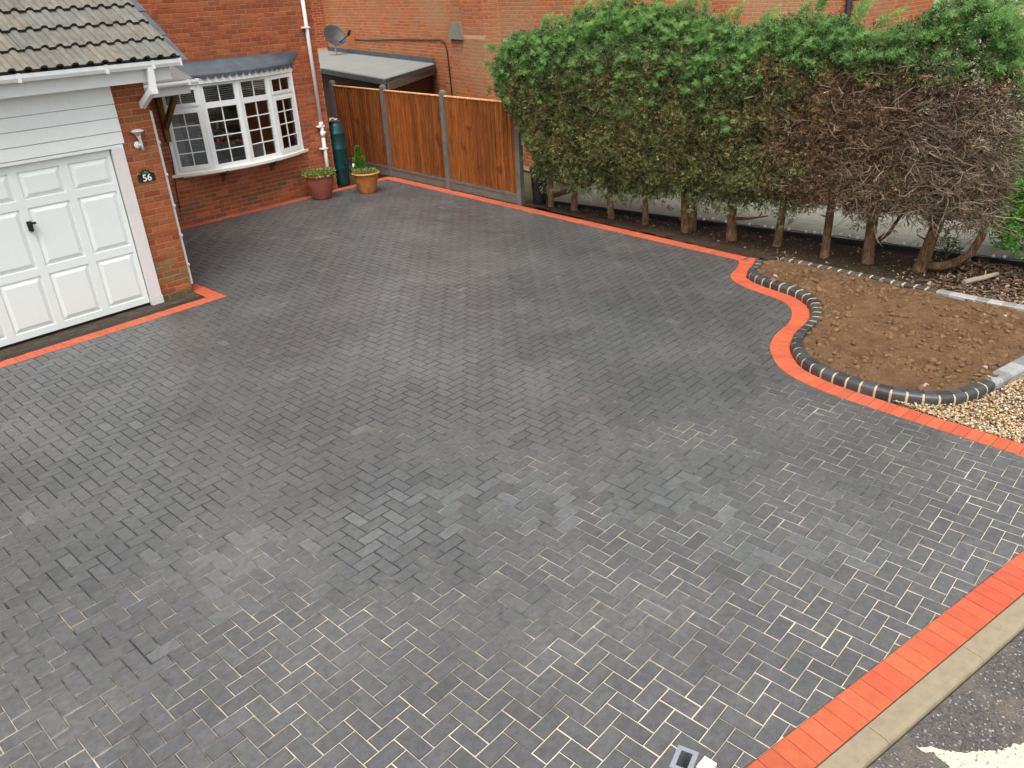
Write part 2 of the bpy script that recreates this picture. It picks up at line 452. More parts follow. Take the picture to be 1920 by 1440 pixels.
# ------------------------------------------------------------------ driveway
D = [(XL, st_y(XL)), (6.552, st_y(6.552))]
ci = [tuple(p) for p in curve_in][::-1]
ci = [p for p in ci if p[1] > st_y(p[0]) + .01]
D += ci + [(9.725, 5.0), (FIN0[0], FIN0[1]), (4.42, 13.5), (4.42, 10.52), (4.63, 10.52), (4.63, GAR_Y), (XL, GAR_Y)]
drive = sheet('driveway', D, -.0036, M_SAND); tag(drive, kind='structure')
def BAND(x, y):
    # drift of bleached blocks lying across the front half of the drive
    best = 9.
    for (ax, ay), (bx_, by_) in zip(BANDP[:-1], BANDP[1:]):
        dx, dy = bx_ - ax, by_ - ay; t = max(0, min(1, ((x - ax) * dx + (y - ay) * dy) / (dx * dx + dy * dy))); best = min(best, math.hypot(x - ax - t * dx, y - ay - t * dy))
    return max(0., 1 - best / .75)
BANDP = [(1.75, 4.4), (2.05, 4.2), (2.63, 4.02), (3.1, 3.75), (3.51, 3.45), (3.95, 3.05), (4.27, 2.62), (4.57, 1.64)]
def paver_col(x, y):
    v = .069 * (1 + .065 * R.gauss(0, 1))
    t = mnoise.noise(Vector((x * .55, y * .55, 3.1))); t2 = mnoise.noise(Vector((x * .9 + 7, y * .9, 9.2)))
    r, g, bl = v * .985, v, v * .98
    if t > .12 and R.random() < .5: r *= 1.045; g *= .985
    # bleached, bluish blocks lie in drifts across the middle of the drive
    band = mnoise.noise(Vector((x * 1.3, y * 1.3, 4))) * .55 + BAND(x, y) > .55
    if (band and R.random() < .55) or R.random() < .006 or (t2 > .45 and R.random() < .10):
        k = R.uniform(1.08, 1.42); r *= k; g *= k * 1.04; bl *= k * 1.03
    return (max(r, .03), max(g, .03), max(bl, .03))
HU = U - .0042
full_me = {}
for kind, (w, h) in (('A', (U, 2 * U)), ('B', (2 * U, U))):
    for var in range(3):
        m = MB(); g = .0036 / 2
        jit = lambda: R.uniform(-.0012, .0012)
        poly = [(g + jit(), g + jit()), (w - g + jit(), g + jit()), (w - g + jit(), h - g + jit()), (g + jit(), h - g + jit())]
        poly = [(x - w / 2, y - h / 2) for x, y in poly]
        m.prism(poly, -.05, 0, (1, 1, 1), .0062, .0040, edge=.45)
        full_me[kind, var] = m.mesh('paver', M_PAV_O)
OX, OY = 3.006, 2.227
full_pav = []; rest = MB()
Dx = [p[0] for p in D]; Dy = [p[1] for p in D]
na = range(-130, 130)
seen_cells = set()
for i in range(-140, 140):
    for j in range(-70, 70):
        a0 = i + 2 * j; b0 = -i + 2 * j
        for kind, ra, rb in (('A', (0, 2), (-1, 0)), ('B', (-1, 0), (-2, 0))):
            y1 = OY - (a0 + ra[0]) * U; y0 = OY - (a0 + ra[1]) * U
            x0 = OX + (b0 + rb[0]) * U; x1 = OX + (b0 + rb[1]) * U
            if x1 < XL or x0 > 10.6 or y1 < -.2 or y0 > 13.5: continue
            corners = [(x0, y0), (x1, y0), (x1, y1), (x0, y1)]
            ins = sum(inside(D, *p) for p in corners); cx, cy = (x0 + x1) / 2, (y0 + y1) / 2
            near = any(x0 - .02 < px_ < x1 + .02 and y0 - .02 < py_ < y1 + .02 for px_, py_ in ()) 
            if ins == 4:
                full_pav.append((cx, cy, kind))
            else:
                g = .002
                poly = clip_poly(D, [(-1, 0, -(x0 + g)), (1, 0, x1 - g), (0, -1, -(y0 + g)), (0, 1, y1 - g)])
                if len(poly) >= 3 and abs(area(poly)) > .0004:
                    pp = []
                    for p in poly:
                        if not pp or math.hypot(p[0] - pp[-1][0], p[1] - pp[-1][1]) > .004: pp.append(p)
                    if len(pp) >= 3:
                        if area(pp) < 0: pp = pp[::-1]
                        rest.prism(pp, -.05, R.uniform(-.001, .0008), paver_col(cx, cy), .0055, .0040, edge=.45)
order = sorted(range(len(full_pav)), key=lambda k: -view_area((*full_pav[k][:2], 0), 1))
for rank, k in enumerate(order):
    cx, cy, kind = full_pav[k]
    dz = R.gauss(0, .0007); tx, ty, rz = R.gauss(0, .0035), R.gauss(0, .0035), R.gauss(0, .004)
    if rank < 296:
        o = link('paver', full_me[kind, R.randrange(3)], drive, (cx, cy, dz)); o.rotation_euler = (tx, ty, rz); o.color = (*paver_col(cx, cy), 1)
    else:
        w, h = (U, 2 * U) if kind == 'A' else (2 * U, U); w = w / 2 - .0018; h = h / 2 - .0018
        ca, sa = math.cos(rz), math.sin(rz)
        poly = [(cx + x * ca - y * sa, cy + x * sa + y * ca) for x, y in ((-w, -h), (w, -h), (w, h), (-w, h))]
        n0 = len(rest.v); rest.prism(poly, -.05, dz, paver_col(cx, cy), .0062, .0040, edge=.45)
        for q in range(n0, len(rest.v)):
            x, y, z = rest.v[q]
            if z > -.04: rest.v[q] = (x, y, z + (x - cx) * ty + (y - cy) * tx)
tag(rest.build('paver_field', M_PAV_A, drive), kind='stuff')

# red border blocks: each a child of the driveway
def red_col():
    k = 1 + R.gauss(0, .05); return (.45 * k, .088 * k * R.uniform(.90, 1.12), .038 * k)
def quad_block(p, q, r, s, name='border_block', mat=None, z=0., parent=None, col=None, joint=.0040, zb=-.05, ch=.003):
    poly = [tuple(p), tuple(q), tuple(r), tuple(s)]
    if area(poly) < 0: poly = poly[::-1]
    cx = sum(x for x, _ in poly) / 4; cy = sum(y for _, y in poly) / 4
    poly = [(x - cx, y - cy) for x, y in poly]; poly = inset_poly(poly, joint / 1.35)
    m = MB(); m.prism(poly, zb, 0, col or red_col(), ch, ch * .8)
    o = m.build(name, mat or M_RED, parent if parent is not None else drive, False, (cx, cy, z + R.gauss(0, .0006))); return o
def red_strip(inner, width, step=.102, side=1):
    q = resample(inner, step); o = offset_line(q, side * width)
    for i in range(len(q) - 1): quad_block(q[i], q[i + 1], o[i + 1], o[i])
    return q, o
beds = MB()
def bed_quad(inner, width, side, z=-.004):
    q = [np.array(p) for p in inner]; o = offset_line(q, side * width)
    for i in range(len(q) - 1):
        P = [q[i], q[i + 1], o[i + 1], o[i]]
        poly = [tuple(p) for p in P]
        if area(poly) < 0: poly = poly[::-1]
        beds.add([(x, y, z) for x, y in poly], [(0, 1, 2, 3)])
cin = [p for p in curve_in if p[1] > st_y(p[0]) + .03]; cin.append((cin[-1][0], st_y(cin[-1][0] + .1) + .012))
_, curve_out = red_strip(cin, W_RED, .103, 1); bed_quad(cin, W_RED, 1)
fl = [FIN0, (9.71, 4.92)]
red_strip(fl, .205, .103, 1); bed_quad(fl, .205, 1)
fl2 = [(9.71, 4.92), (9.665, 4.44)]
tri = MB()
red_strip([(9.80, 4.86), (9.80, 4.55)], .12, .103, 1); bed_quad([(9.715, 4.92), (9.80, 4.5)], .2, 1, -.0035)
hs = [(10.66, 13.5), (4.42, 13.5)]
red_strip(hs, .185, .103, -1); bed_quad(hs, .185, -1)
gs = [(XL, GAR_Y), (4.63, GAR_Y)]
red_strip(gs, .20, .103, 1); bed_quad(gs, .20, 1)
gr = [(4.63, GAR_Y + .205), (4.63, 10.52)]
red_strip(gr, .20, .103, 1); bed_quad(gr, .20, 1)
sl = [tuple(st((XL - ST_A[0]) / ST_D[0], 0)), tuple(st((6.76 - ST_A[0]) / ST_D[0], 0))]
red_strip(sl, .205, .106, -1); bed_quad(sl, .205, -1)
beds.build('border_bedding', M_REDBED, drive)

# concrete flush kerbs at the street
kerb = empty('kerb'); tag(kerb, kind='structure')
t0 = (XL - ST_A[0]) / ST_D[0]; tt = t0 - .35
while tt < 6:
    t1 = tt + .913
    m = MB(); P = [st(tt + .002, .209), st(t1 - .002, .209), st(t1 - .002, .209 + .13), st(tt + .002, .209 + .13)]
    a0, a1, b1, b0 = P
    nrm = ST_N
    prof = [(0, -.1), (0, -.002), (.004, .0), (.1, .0), (.116, -.004), (.126, -.012), (.131, -.03), (.131, -.1)]
    V = []
    for base in (a0, a1):
        for s_, z_ in prof: q = base + nrm * s_; V.append((q[0], q[1], z_))
    n = len(prof); m.add(V, [(i, i + 1, n + i + 1, n + i) for i in range(n - 1)] + [tuple(range(n - 1, -1, -1)), tuple(range(n, 2 * n))])
    m.build('kerb_stone', M_CONC, kerb); tt = t1

# worn cream road marking: crazed paint with a ragged outline
def road_mark():
    out = [(3.30, .47), (3.345, .42), (3.37, .36), (3.41, .30), (3.47, .235), (3.53, .17), (3.64, .10), (3.75, .02), (3.9, -.1), (4.05, -.22), (3.96, -.30), (3.80, -.19), (3.66, -.09), (3.53, .0), (3.43, .06), (3.35, .14), (3.29, .22), (3.27, .29), (3.30, .345), (3.325, .40), (3.295, .44)]
    pts = resample(out + [out[0]], .012)[:-1]
    poly = [(p[0] + R.gauss(0, .004), p[1] + R.gauss(0, .004)) for p in pts]
    if area(poly) < 0: poly = poly[::-1]
    bm = bmesh.new(); vs_ = [bm.verts.new((x, y, 0)) for x, y in poly]; f = bm.faces.new(vs_)
    r = bmesh.ops.extrude_face_region(bm, geom=[f])
    for v in r['geom']:
        if isinstance(v, bmesh.types.BMVert): v.co.z = .003
    bmesh.ops.triangulate(bm, faces=bm.faces)
    me = bpy.data.meshes.new('road_marking'); bm.to_mesh(me); bm.free()
    m, nt, b = mat_new('road_paint')
    c = mix(nt, ramp(nt, noise(nt, 45, 5, .7), [(.55, 0), (.62, 1)]), (.58, .53, .37), (.12, .11, .10))
    setb(nt, b, c, .7, .3); bump(nt, b, noise(nt, 120, 3), .5, .003); me.materials.append(m)
    o = link('road_marking', me, None, (0, 0, -.0255)); tag(o, kind='structure')
road_mark()

# ------------------------------------------------------------------ threshold and drain in front of the garage
m = MB(); m.box(1.0, 4.42, 9.985, 10.24, -.1, -.004)
thr = m.build('threshold', m_soil('threshold_concrete', (.035, .03, .02), (.12, .10, .07), 2.), None); tag(thr, kind='structure')
drain = empty('channel_drain', (2.7, 9.92, 0)); tag(drain, 'narrow black slotted channel drain along the garage threshold', 'drain')
m = MB(); m.box(1.0 - 2.7, 4.42 - 2.7, -.05, .055, -.1, -.02); m.build('channel', M_DARK, drain)
m = MB()
for yy in (-.052, .046): m.box(1.0 - 2.7, 4.42 - 2.7, yy, yy + .010, -.05, -.002)
x = 1.0
while x < 4.41:
    m.box(x - 2.7, x + .012 - 2.7, -.042, .046, -.02, -.004); x += .026
m.box(1.0 - 2.7, 4.42 - 2.7, -.004, .006, -.02, -.003)
m.build('grating', m_simple('grate', (.035, .035, .035), .6, .2), drain)

# ------------------------------------------------------------------ planting bed: bullnose kerb, soil, edging, gravel
kline = [tuple(p) for p in curve_out if p[1] > 2.1 and p[1] < 4.75] + [(6.865, 1.95), (6.895, 1.81), (6.945, 1.665), (7.04, 1.49), (7.22, 1.345), (7.55, 1.24), (8.11, 1.11), (8.8, .95), (9.75, .74)]
kline = [(9.93, 4.50)] + [p for p in kline if not (p[0] > 9.75 and p[1] > 4.4)]
kline = smooth_line(kline, 2)
kq = resample(kline, .137)
bed_kerb = empty('bed_kerb', (7.2, 2.6, 0)); tag(bed_kerb, 'curving kerb of charcoal bullnose blocks around the soil bed', 'kerb edging')
bx, by = 7.2, 2.6
KH, KD = .088, .112
kprof = [(0, -.06), (0, .045), (.006, .066), (.020, .080), (.040, KH), (KD, KH), (KD, -.03)]
def kerb_block(p, q, name, mat, parent, prof, g, col, org, sh=0.):
    p = np.array(p); q = np.array(q); t = q - p; L = np.linalg.norm(t); t = t / L; nrm = np.array([-t[1], t[0]])
    V = []
    for e in (g / 2, L - g / 2):
        for s_, z_ in prof:
            w = p + t * e + nrm * (s_ + sh); V.append((w[0] - org[0], w[1] - org[1], z_))
    n = len(prof); m = MB(); m.add(V, [(i, n + i, n + i + 1, i + 1) for i in range(n - 1)] + [tuple(range(n)), tuple(range(2 * n - 1, n - 1, -1))], col)
    return m
mort = MB()
for i in range(len(kq) - 1):
    v = .042 * R.uniform(.75, 1.35)
    far = kq[i][0] > 7.62 and kq[i][1] < 1.3
    if far: v = R.uniform(.16, .30)
    prof = kprof if not far else [(0, -.06), (0, .05), (.012, .07), (.03, .078), (KD + .03, .078), (KD + .03, -.03)]
    mk = kerb_block(kq[i], kq[i + 1], 'kerb_block', M_KERB, bed_kerb, prof, .022 if not far else .008, (v, v * 1.03, v * 1.02), (bx, by), 0)
    mk.build('kerb_block', M_KERB, bed_kerb)
    mm = kerb_block(kq[i], kq[i + 1], 'x', None, None, [(s_ + .003 if s_ < .05 else s_ - .003, z_ - .003) for s_, z_ in prof], -.001, (1, 1, 1), (bx, by))
    mort.add(mm.v, mm.f)
mort.build('mortar', M_CREAM_MORTAR, bed_kerb)
# back edging row
back = [(9.92, 4.40), (9.90, 3.95), (9.87, 3.58), (9.855, 3.2), (9.82, 2.85), (9.81, 2.6), (9.79, 2.45), (9.775, 2.06), (9.775, 1.48), (9.78, .9)]
edg = empty('bed_edging', (9.85, 2.6, 0)); tag(edg, 'straight row of grey edging blocks between soil bed and hedge', 'edging')
eq = resample(back, .135); mort = MB()
for i in range(len(eq) - 1):
    far = eq[i][1] < 2.5
    v = R.uniform(.03, .06) if not far else R.uniform(.11, .34)
    w_ = .10 if not far else .125
    prof = [(-w_ / 2, -.05), (-w_ / 2, .070), (-w_ / 2 + .008, .078), (w_ / 2 - .008, .078), (w_ / 2, .07), (w_ / 2, -.05)]
    mk = kerb_block(eq[i], eq[i + 1], 'e', None, None, prof, 0.024 if not far else .008, (v, v * 1.02, v * 1.0), (9.85, 2.6))
    mk.build('edging_block', M_KERB, edg)
    mm = kerb_block(eq[i], eq[i + 1], 'e', None, None, [(s_ * .98, z_ - .0015) for s_, z_ in prof], -.001, (1, 1, 1), (9.85, 2.6)); mort.add(mm.v, mm.f)
mort.build('mortar', M_CREAM_MORTAR, edg)
# soil
bed_poly = [tuple(p) for p in offset_line(kline, .075)] + [tuple(p) for p in back[::-1]]
def soil_h(x, y):
    v = Vector((x * 1.1, y * 1.1, 2.))
    h = .05 + .025 * mnoise.noise(v) + .022 * mnoise.noise(v * 3.7) + .024 * abs(mnoise.noise(v * 8)) + .014 * mnoise.noise(v * 19) + .012 * mnoise.noise(v * 45)
    return h
def grid_sheet(name, poly, hf, step, mat, smooth=True, x0=None):
    xs = [p[0] for p in poly]; ys = [p[1] for p in poly]
    nx = int((max(xs) - min(xs)) / step) + 2; ny = int((max(ys) - min(ys)) / step) + 2
    idx = {}; V = []; Fc = []
    ins = np.zeros((nx, ny), bool)
    for i in range(nx):
        for j in range(ny):
            ins[i, j] = inside(poly, min(xs) + i * step, min(ys) + j * step)
    def vid(i, j):
        if (i, j) not in idx:
            x = min(xs) + i * step; y = min(ys) + j * step; idx[i, j] = len(V); V.append((x, y, hf(x, y)))
        return idx[i, j]
    for i in range(nx - 1):
        for j in range(ny - 1):
            if ins[i, j] or ins[i + 1, j] or ins[i, j + 1] or ins[i + 1, j + 1]:
                Fc.append((vid(i, j), vid(i + 1, j), vid(i + 1, j + 1), vid(i, j + 1)))
    me = bpy.data.meshes.new(name); me.from_pydata(V, [], Fc); me.materials.append(mat)
    if smooth: me.polygons.foreach_set('use_smooth', [True] * len(me.polygons))
    return link(name, me)
tag(grid_sheet('soil', bed_poly, soil_h, .022, M_SOIL), kind='structure')
ICO_V, ICO_F = None, None
bm = bmesh.new(); bmesh.ops.create_icosphere(bm, subdivisions=1, radius=1); bm.verts.ensure_lookup_table()
ICO_V = np.array([v.co[:] for v in bm.verts]); ICO_F = [tuple(v.index for v in f.verts) for f in bm.faces]; bm.free()
def pebbles(name, pts, size, cols, mat, flat=.6, rough=.18, smooth=True):
    """pts list of (x,y,z); one mesh of rounded stones"""
    n = len(pts); nv = len(ICO_V); Vs = np.zeros((n, nv, 3)); 
    for k in range(n):
        s = size() ; sc = np.array([s * R.uniform(.8, 1.35), s * R.uniform(.7, 1.1), s * R.uniform(flat * .7, flat * 1.2)])
        v = ICO_V * (1 + NR.normal(0, rough, (nv, 1))) * sc
        a, b_ = R.uniform(0, 6.28), R.gauss(0, .35); ca, sa = math.cos(a), math.sin(a); cb, sb = math.cos(b_), math.sin(b_)
        v = v @ np.array([[1, 0, 0], [0, cb, sb], [0, -sb, cb]]) @ np.array([[ca, sa, 0], [-sa, ca, 0], [0, 0, 1]])
        Vs[k] = v + np.array(pts[k])
    F_ = np.array(ICO_F); idx = (np.arange(n)[:, None, None] * nv + F_[None]).reshape(-1, 3)
    me = bpy.data.meshes.new(name); V = Vs.reshape(-1, 3)
    me.vertices.add(len(V)); me.vertices.foreach_set('co', V.astype(np.float32).ravel())
    me.loops.add(idx.size); me.loops.foreach_set('vertex_index', idx.astype(np.int32).ravel())
    me.polygons.add(len(idx)); me.polygons.foreach_set('loop_start', np.arange(len(idx), dtype=np.int32) * 3); me.polygons.foreach_set('loop_total', np.full(len(idx), 3, np.int32))
    a = me.attributes.new('col', 'FLOAT_COLOR', 'FACE'); c = np.ones((len(idx), 4), np.float32); c[:, :3] = np.repeat(np.array(cols), len(F_), 0); a.data.foreach_set('color', c.ravel())
    if smooth: me.polygons.foreach_set('use_smooth', [True] * len(idx))
    me.materials.append(mat); me.update(calc_edges=True)
    return link(name, me)
bxs = [p[0] for p in bed_poly]; bys = [p[1] for p in bed_poly]
pts = []; cols = []
while len(pts) < 4200:
    x, y = R.uniform(min(bxs), max(bxs)), R.uniform(min(bys), max(bys))
    if inside(bed_poly, x, y) and mnoise.noise(Vector((x * 2.3, y * 2.3, 5))) > -.25:
        pts.append((x, y, soil_h(x, y) + .002)); k = R.uniform(.75, 1.2); cols.append((.155 * k, .09 * k, .047 * k) if R.random() > .006 else (.35, .3, .24))
tag(pebbles('soil_clods', pts, lambda: .004 + .042 * R.random() ** 8, cols, M_LITTER, .75, .26, False), 'crumbly brown soil clods strewn over the planting bed', 'soil', kind='stuff')
# gravel
gpoly = [(6.77, .2), (6.80, 1.3), (6.86, 1.75), (6.90, 1.9), (6.97, 1.72), (7.06, 1.5), (7.23, 1.36), (7.55, 1.25), (8.11, 1.12), (8.8, .97), (9.76, .77), (9.78, -.76), (6.77, -.09)]
tag(sheet('gravel_base', gpoly, -.02, m_soil('gravel_under', (.10, .08, .055), (.22, .17, .11), 3)), kind='structure')
pts = []; cols = []
PC = [(.60, .48, .30), (.70, .62, .46), (.42, .28, .15), (.50, .36, .22), (.30, .22, .15), (.62, .40, .22), (.55, .50, .42), (.20, .15, .11), (.75, .70, .60)]
while len(pts) < 9500:
    x = 6.78 + 2.2 * R.random() ** 1.3; y = R.uniform(.0, 1.95)
    if inside(gpoly, x, y):
        pts.append((x, y, R.uniform(-.014, .012))); k = R.uniform(.8, 1.15); c = R.choice(PC); k *= .80; cols.append((c[0] * k, c[1] * k * .92, c[2] * k * .78))
tag(pebbles('gravel', pts, lambda: R.uniform(.007, .0135), cols, M_PEB, .62, .12), 'loose golden gravel between red border and bed kerb', 'gravel', kind='stuff')

# ------------------------------------------------------------------ ground under the hedge, neighbour's path
hp = [(9.80, -2.0), (9.84, .5), (9.95, 4.5), (10.0, 5.5), (10.12, 6.5), (10.30, 8.3), (10.43, 9.58), (10.75, 9.55), (10.95, 6.5), (11.12, 5.5), (11.38, 2.8), (11.5, .5), (11.78, -2.0)]
def hs_h(x, y):
    v = Vector((x, y, 8.)); return .0 + .03 * mnoise.noise(v * 1.5) + .012 * mnoise.noise(v * 8) + .005 * mnoise.noise(v * 30)
hedge_soil = grid_sheet('hedge_soil', hp, hs_h, .04, M_DARKSOIL); tag(hedge_soil, kind='structure')
m = MB(); path = empty('path'); tag(path, kind='structure')
x0f = lambda y: 10.72 + (9.0 - y) * .105
y = 9.3; k = 0
while y > -1:
    for c in range(3):
        xa = x0f(y) + .03 + c * .62; 
        mm = MB(); g = .006
        p = [(x0f(y) + .03 + c * .62 + g, y), (x0f(y - .6) + .03 + c * .62 + g, y - .594), (x0f(y - .6) + .03 + (c + 1) * .62 - g, y - .594), (x0f(y) + .03 + (c + 1) * .62 - g, y)]
        mm.prism(p, -.1, .03 + R.gauss(0, .002), (1, 1, 1), .004, .003); mm.build('paving_slab', M_SLAB, path)
    y -= .6
m = MB(); m.add([(x0f(9.6), 9.6, .016), (x0f(-1.6), -1.6, .016), (x0f(-1.6) + 2.1, -1.6, .016), (x0f(9.6) + 2.1, 9.6, .016)], [(0, 1, 2, 3)]); m.build('path_bedding', M_DARKSOIL, path)
# dark timber path edging + string lights
pe = MB()
pts = [(x0f(y_), y_) for y_ in np.linspace(9.2, 0, 24)]
for p, q in zip(pts[:-1], pts[1:]): pe.bar((p[0], p[1], .02), (q[0], q[1], .02), .03, .10)
tag(pe.build('path_edge', M_DARK), 'thin black edging strip along the path behind the hedge trunks', 'edging strip')
sl_ = empty('string_lights', (11.1, 5, .06)); tag(sl_, 'small white bulbs on a black cable along the path edge', 'string lights')
cab = MB(); cp = []
yy = 6.3
while yy > 1.4:
    cp.append((x0f(yy) - .06 + R.gauss(0, .012) - 11.1, yy - 5, .03 + R.uniform(0, .02))); yy -= .12
cab.tube(cp, .005, 5); cab.build('cable', M_DARK, sl_)
mbulb = m_simple('bulb_white', (.85, .85, .82), .2, .02)
for p in cp:
    if R.random() < .62:
        mm = MB(); mm.lathe([(.001, .0), (.019, .008), (.023, .022), (.016, .038), (.001, .044)], 8); mm.build('bulb', mbulb, sl_, True, (p[0] + R.gauss(0, .01), p[1], p[2]))

# ------------------------------------------------------------------ brick walls
def brick_palette(kind):
    if kind == 'house':
        b = R.choice([(.31, .082, .030), (.33, .092, .034), (.28, .070, .026), (.35, .108, .042), (.26, .080, .038)])
    elif kind == 'pier':
        b = R.choice([(.30, .085, .030), (.27, .070, .026), (.33, .105, .040), (.29, .10, .036)])
    else:
        b = R.choice([(.44, .130, .046), (.40, .125, .050), (.38, .155, .068), (.36, .165, .080), (.46, .140, .050)])
    k = R.uniform(.86, 1.14); return tuple(x * k for x in b)
BR_ME = {}
def brick_mesh(L, mat):
    key = (round(L, 3), mat.name)
    if key not in BR_ME:
        m = MB(); one_brick(m, Vector((0, 0, 0)), Vector((1, 0, 0)), Vector((0, -1, 0)), L, .065, (1, 1, 1)); BR_ME[key] = m.mesh('brick', mat)
    return BR_ME[key]
def one_brick(m, c, u, n, L, Hh, col, depth=.0045):
    z = Vector((0, 0, 1)); a, b = L / 2, Hh / 2; e = .004
    P = [c + u * (-a) + z * (-b) - n * .02, c + u * a + z * (-b) - n * .02, c + u * a + z * b - n * .02, c + u * (-a) + z * b - n * .02]
    Q = [c + u * (-a) + z * (-b) + n * (depth - .002), c + u * a + z * (-b) + n * (depth - .002), c + u * a + z * b + n * (depth - .002), c + u * (-a) + z * b + n * (depth - .002)]
    S = [c + u * (-a + e) + z * (-b + e) + n * depth, c + u * (a - e) + z * (-b + e) + n * depth, c + u * (a - e) + z * (b - e) + n * depth, c + u * (-a + e) + z * (b - e) + n * depth]
    m.add(P + Q + S, [(8, 9, 10, 11)] + [(i, (i + 1) % 4, 4 + (i + 1) % 4, 4 + i) for i in range(4)] + [(4 + i, 4 + (i + 1) % 4, 8 + (i + 1) % 4, 8 + i) for i in range(4)], col)
def brick_wall(A, B, z0, z1, pal, openings=(), phase=0., tint=None):
    """list of bricks (centre, u, n, length, colour) on the plane from A to B; n is to the right of A->B"""
    A = Vector((*A, 0)); B = Vector((*B, 0)); u = (B - A); L = u.length; u.normalize(); n = Vector((u.y, -u.x, 0))
    out = []; rows = int((z1 - z0) / .075)
    for r in range(rows):
        zc = z0 + r * .075 + .0375; off = (.1125 if r % 2 else 0) + phase
        s = -.225 + off
        while s < L:
            spans = [(max(s + .005, 0), min(s + .220, L))]
            for (a, b, c, d) in openings:
                if zc + .03 > c and zc - .03 < d:
                    ns = []
                    for p, q in spans:
                        if q <= a or p >= b: ns.append((p, q))
                        else:
                            if p < a - .02: ns.append((p, a))
                            if q > b + .02: ns.append((b, q))
                    spans = ns
            for p, q in spans:
                if q - p > .025:
                    cc = A + u * ((p + q) / 2); cc.z = zc
                    col = brick_palette(pal)
                    if tint: col = tint(cc, col)
                    out.append((cc, u.copy(), n.copy(), q - p, col))
            s += .225
    return out

# ------------------------------------------------------------------ our house
WY = 13.7; HX1 = 9.38; GX1 = 4.42; GY = 10.2
house = empty('brick_house', (6.9, WY, 0)); tag(house, 'red brick house with white bow window and attached garage', 'house')
ho = Vector((6.9, WY, 0))
def hpart(name, mb, mat, smooth=False, parent=None):
    o = mb.build(name, mat, parent or house, smooth)
    if parent is None: o.location = -ho
    return o
BAYX0, BAYX1, BAYZ0, BAYZ1 = 6.22, 8.64, .86, 2.34
for bb in ((GX1 - .1, BAYX0, WY, WY + .25, -.1, 5.4), (BAYX1, HX1, WY, WY + .25, -.1, 5.4), (BAYX0, BAYX1, WY, WY + .25, -.1, BAYZ0), (BAYX0, BAYX1, WY, WY + .25, BAYZ1, 5.4), (HX1 - .25, HX1, WY + .25, WY + 6, -.1, 5.4),
           (3.99, GX1, GY, GY + .25, -.1, 2.72), (GX1 - .25, GX1, GY + .25, WY, -.1, 2.72), (1.05, 1.52, GY, GY + .25, -.1, 2.72), (1.52, 3.99, GY + .03, GY + .25, 2.0, 2.72), (-4, GX1 - .1, WY, WY + .25, -.1, 5.4)):
    core = MB(); core.box(*bb); hpart('wall', core, M_MORTAR)
def wtint(c, col):
    k = 1.
    if c.z < .45 and R.random() < .35: return (.16 * R.uniform(.8, 1.2), .085, .04)        # damp-stained low courses
    return col
def ptint(c, col):
    if .12 < c.z < .55 and R.random() < .8: k = R.uniform(.8, 1.1); return (.22 * k, .125 * k, .042 * k)   # algae
    if c.z < .1: return (.11, .10, .035)
    return col
bricks = brick_wall((GX1, WY), (HX1, WY), 0, 4.2, 'house', [(BAYX0 - GX1, BAYX1 - GX1, BAYZ0 - .02, BAYZ1 + .02)], 0., wtint)
bricks += brick_wall((3.99, GY), (GX1, GY), 0, 2.7, 'pier', (), .10, ptint)
side = brick_wall((GX1, GY), (GX1, WY), 0, 2.7, 'pier', (), .0, ptint) + brick_wall((HX1, WY), (HX1, WY + 3), 0, 4.2, 'house') + brick_wall((1.05, GY), (1.52, GY), 0, 2.7, 'pier')
order = sorted(range(len(bricks)), key=lambda k: -view_area(bricks[k][0], bricks[k][3]))
rest = MB()
for rank, k in enumerate(order):
    c, u, n, L, col = bricks[k]
    dp = .0045 + R.gauss(0, .0012)
    if rank < 290:
        o = link('brick', brick_mesh(L, M_BRK_O), house, c - ho + n * (dp - .0045)); o.color = (*col, 1)
        o.rotation_euler = (0, 0, math.atan2(u.y, u.x))
    else: one_brick(rest, c - ho, u, n, L, .065, col, dp)
for c, u, n, L, col in side: one_brick(rest, c - ho, u, n, L, .065, col, .0045)
tag(rest.build('brickwork', M_BRK_A, house), kind='stuff')

# garage door (up and over, raised panels) and its frame
DY = GY + .02
gd = MB(); gd.box(1.66, 3.832, DY + .016, DY + .04, .035, 1.985)
cols_ = [(1.715, 2.135), (2.225, 2.685), (2.775, 3.235), (3.33, 3.79)]; rows_ = [(.115, .725), (.82, 1.505), (1.60, 1.905)]
zs = [.035] + [z for r_ in rows_ for z in r_] + [1.985]; xs_ = [1.66] + [x for c_ in cols_ for x in c_] + [3.832]
for k in range(0, len(zs), 2): gd.box(1.66, 3.832, DY, DY + .0155, zs[k], zs[k + 1])
for z0, z1 in rows_:
    for k in range(0, len(xs_), 2): gd.box(xs_[k], xs_[k + 1], DY, DY + .0155, z0, z1)
door = hpart('garage_door', gd, M_DOOR)
for (x0, x1) in cols_:
    for (z0, z1) in rows_:
        m = MB(); bw, bh = .06, .062
        rect = lambda e, f, yy: [(x0 + e, yy, z0 + f), (x1 - e, yy, z0 + f), (x1 - e, yy, z1 - f), (x0 + e, yy, z1 - f)]
        V = rect(0, 0, DY + .0152) + rect(.004, .004, DY + .0150) + rect(bw, bh, DY - .003)
        Fc = [(r * 4 + i, r * 4 + (i + 1) % 4, r * 4 + 4 + (i + 1) % 4, r * 4 + 4 + i) for r in range(2) for i in range(4)] + [(8, 9, 10, 11)]
        m.add(V, Fc); m.build('raised_panel', M_DOOR, door)
m = MB(); m.box(2.715, 2.765, GY - .006, GY + .019, 1.255, 1.365); m.box(2.725, 2.800, GY - .040, GY - .006, 1.33, 1.352); m.box(2.728, 2.752, GY - .03, GY - .006, 1.25, 1.335)
o = m.build('handle', M_DARK, door)
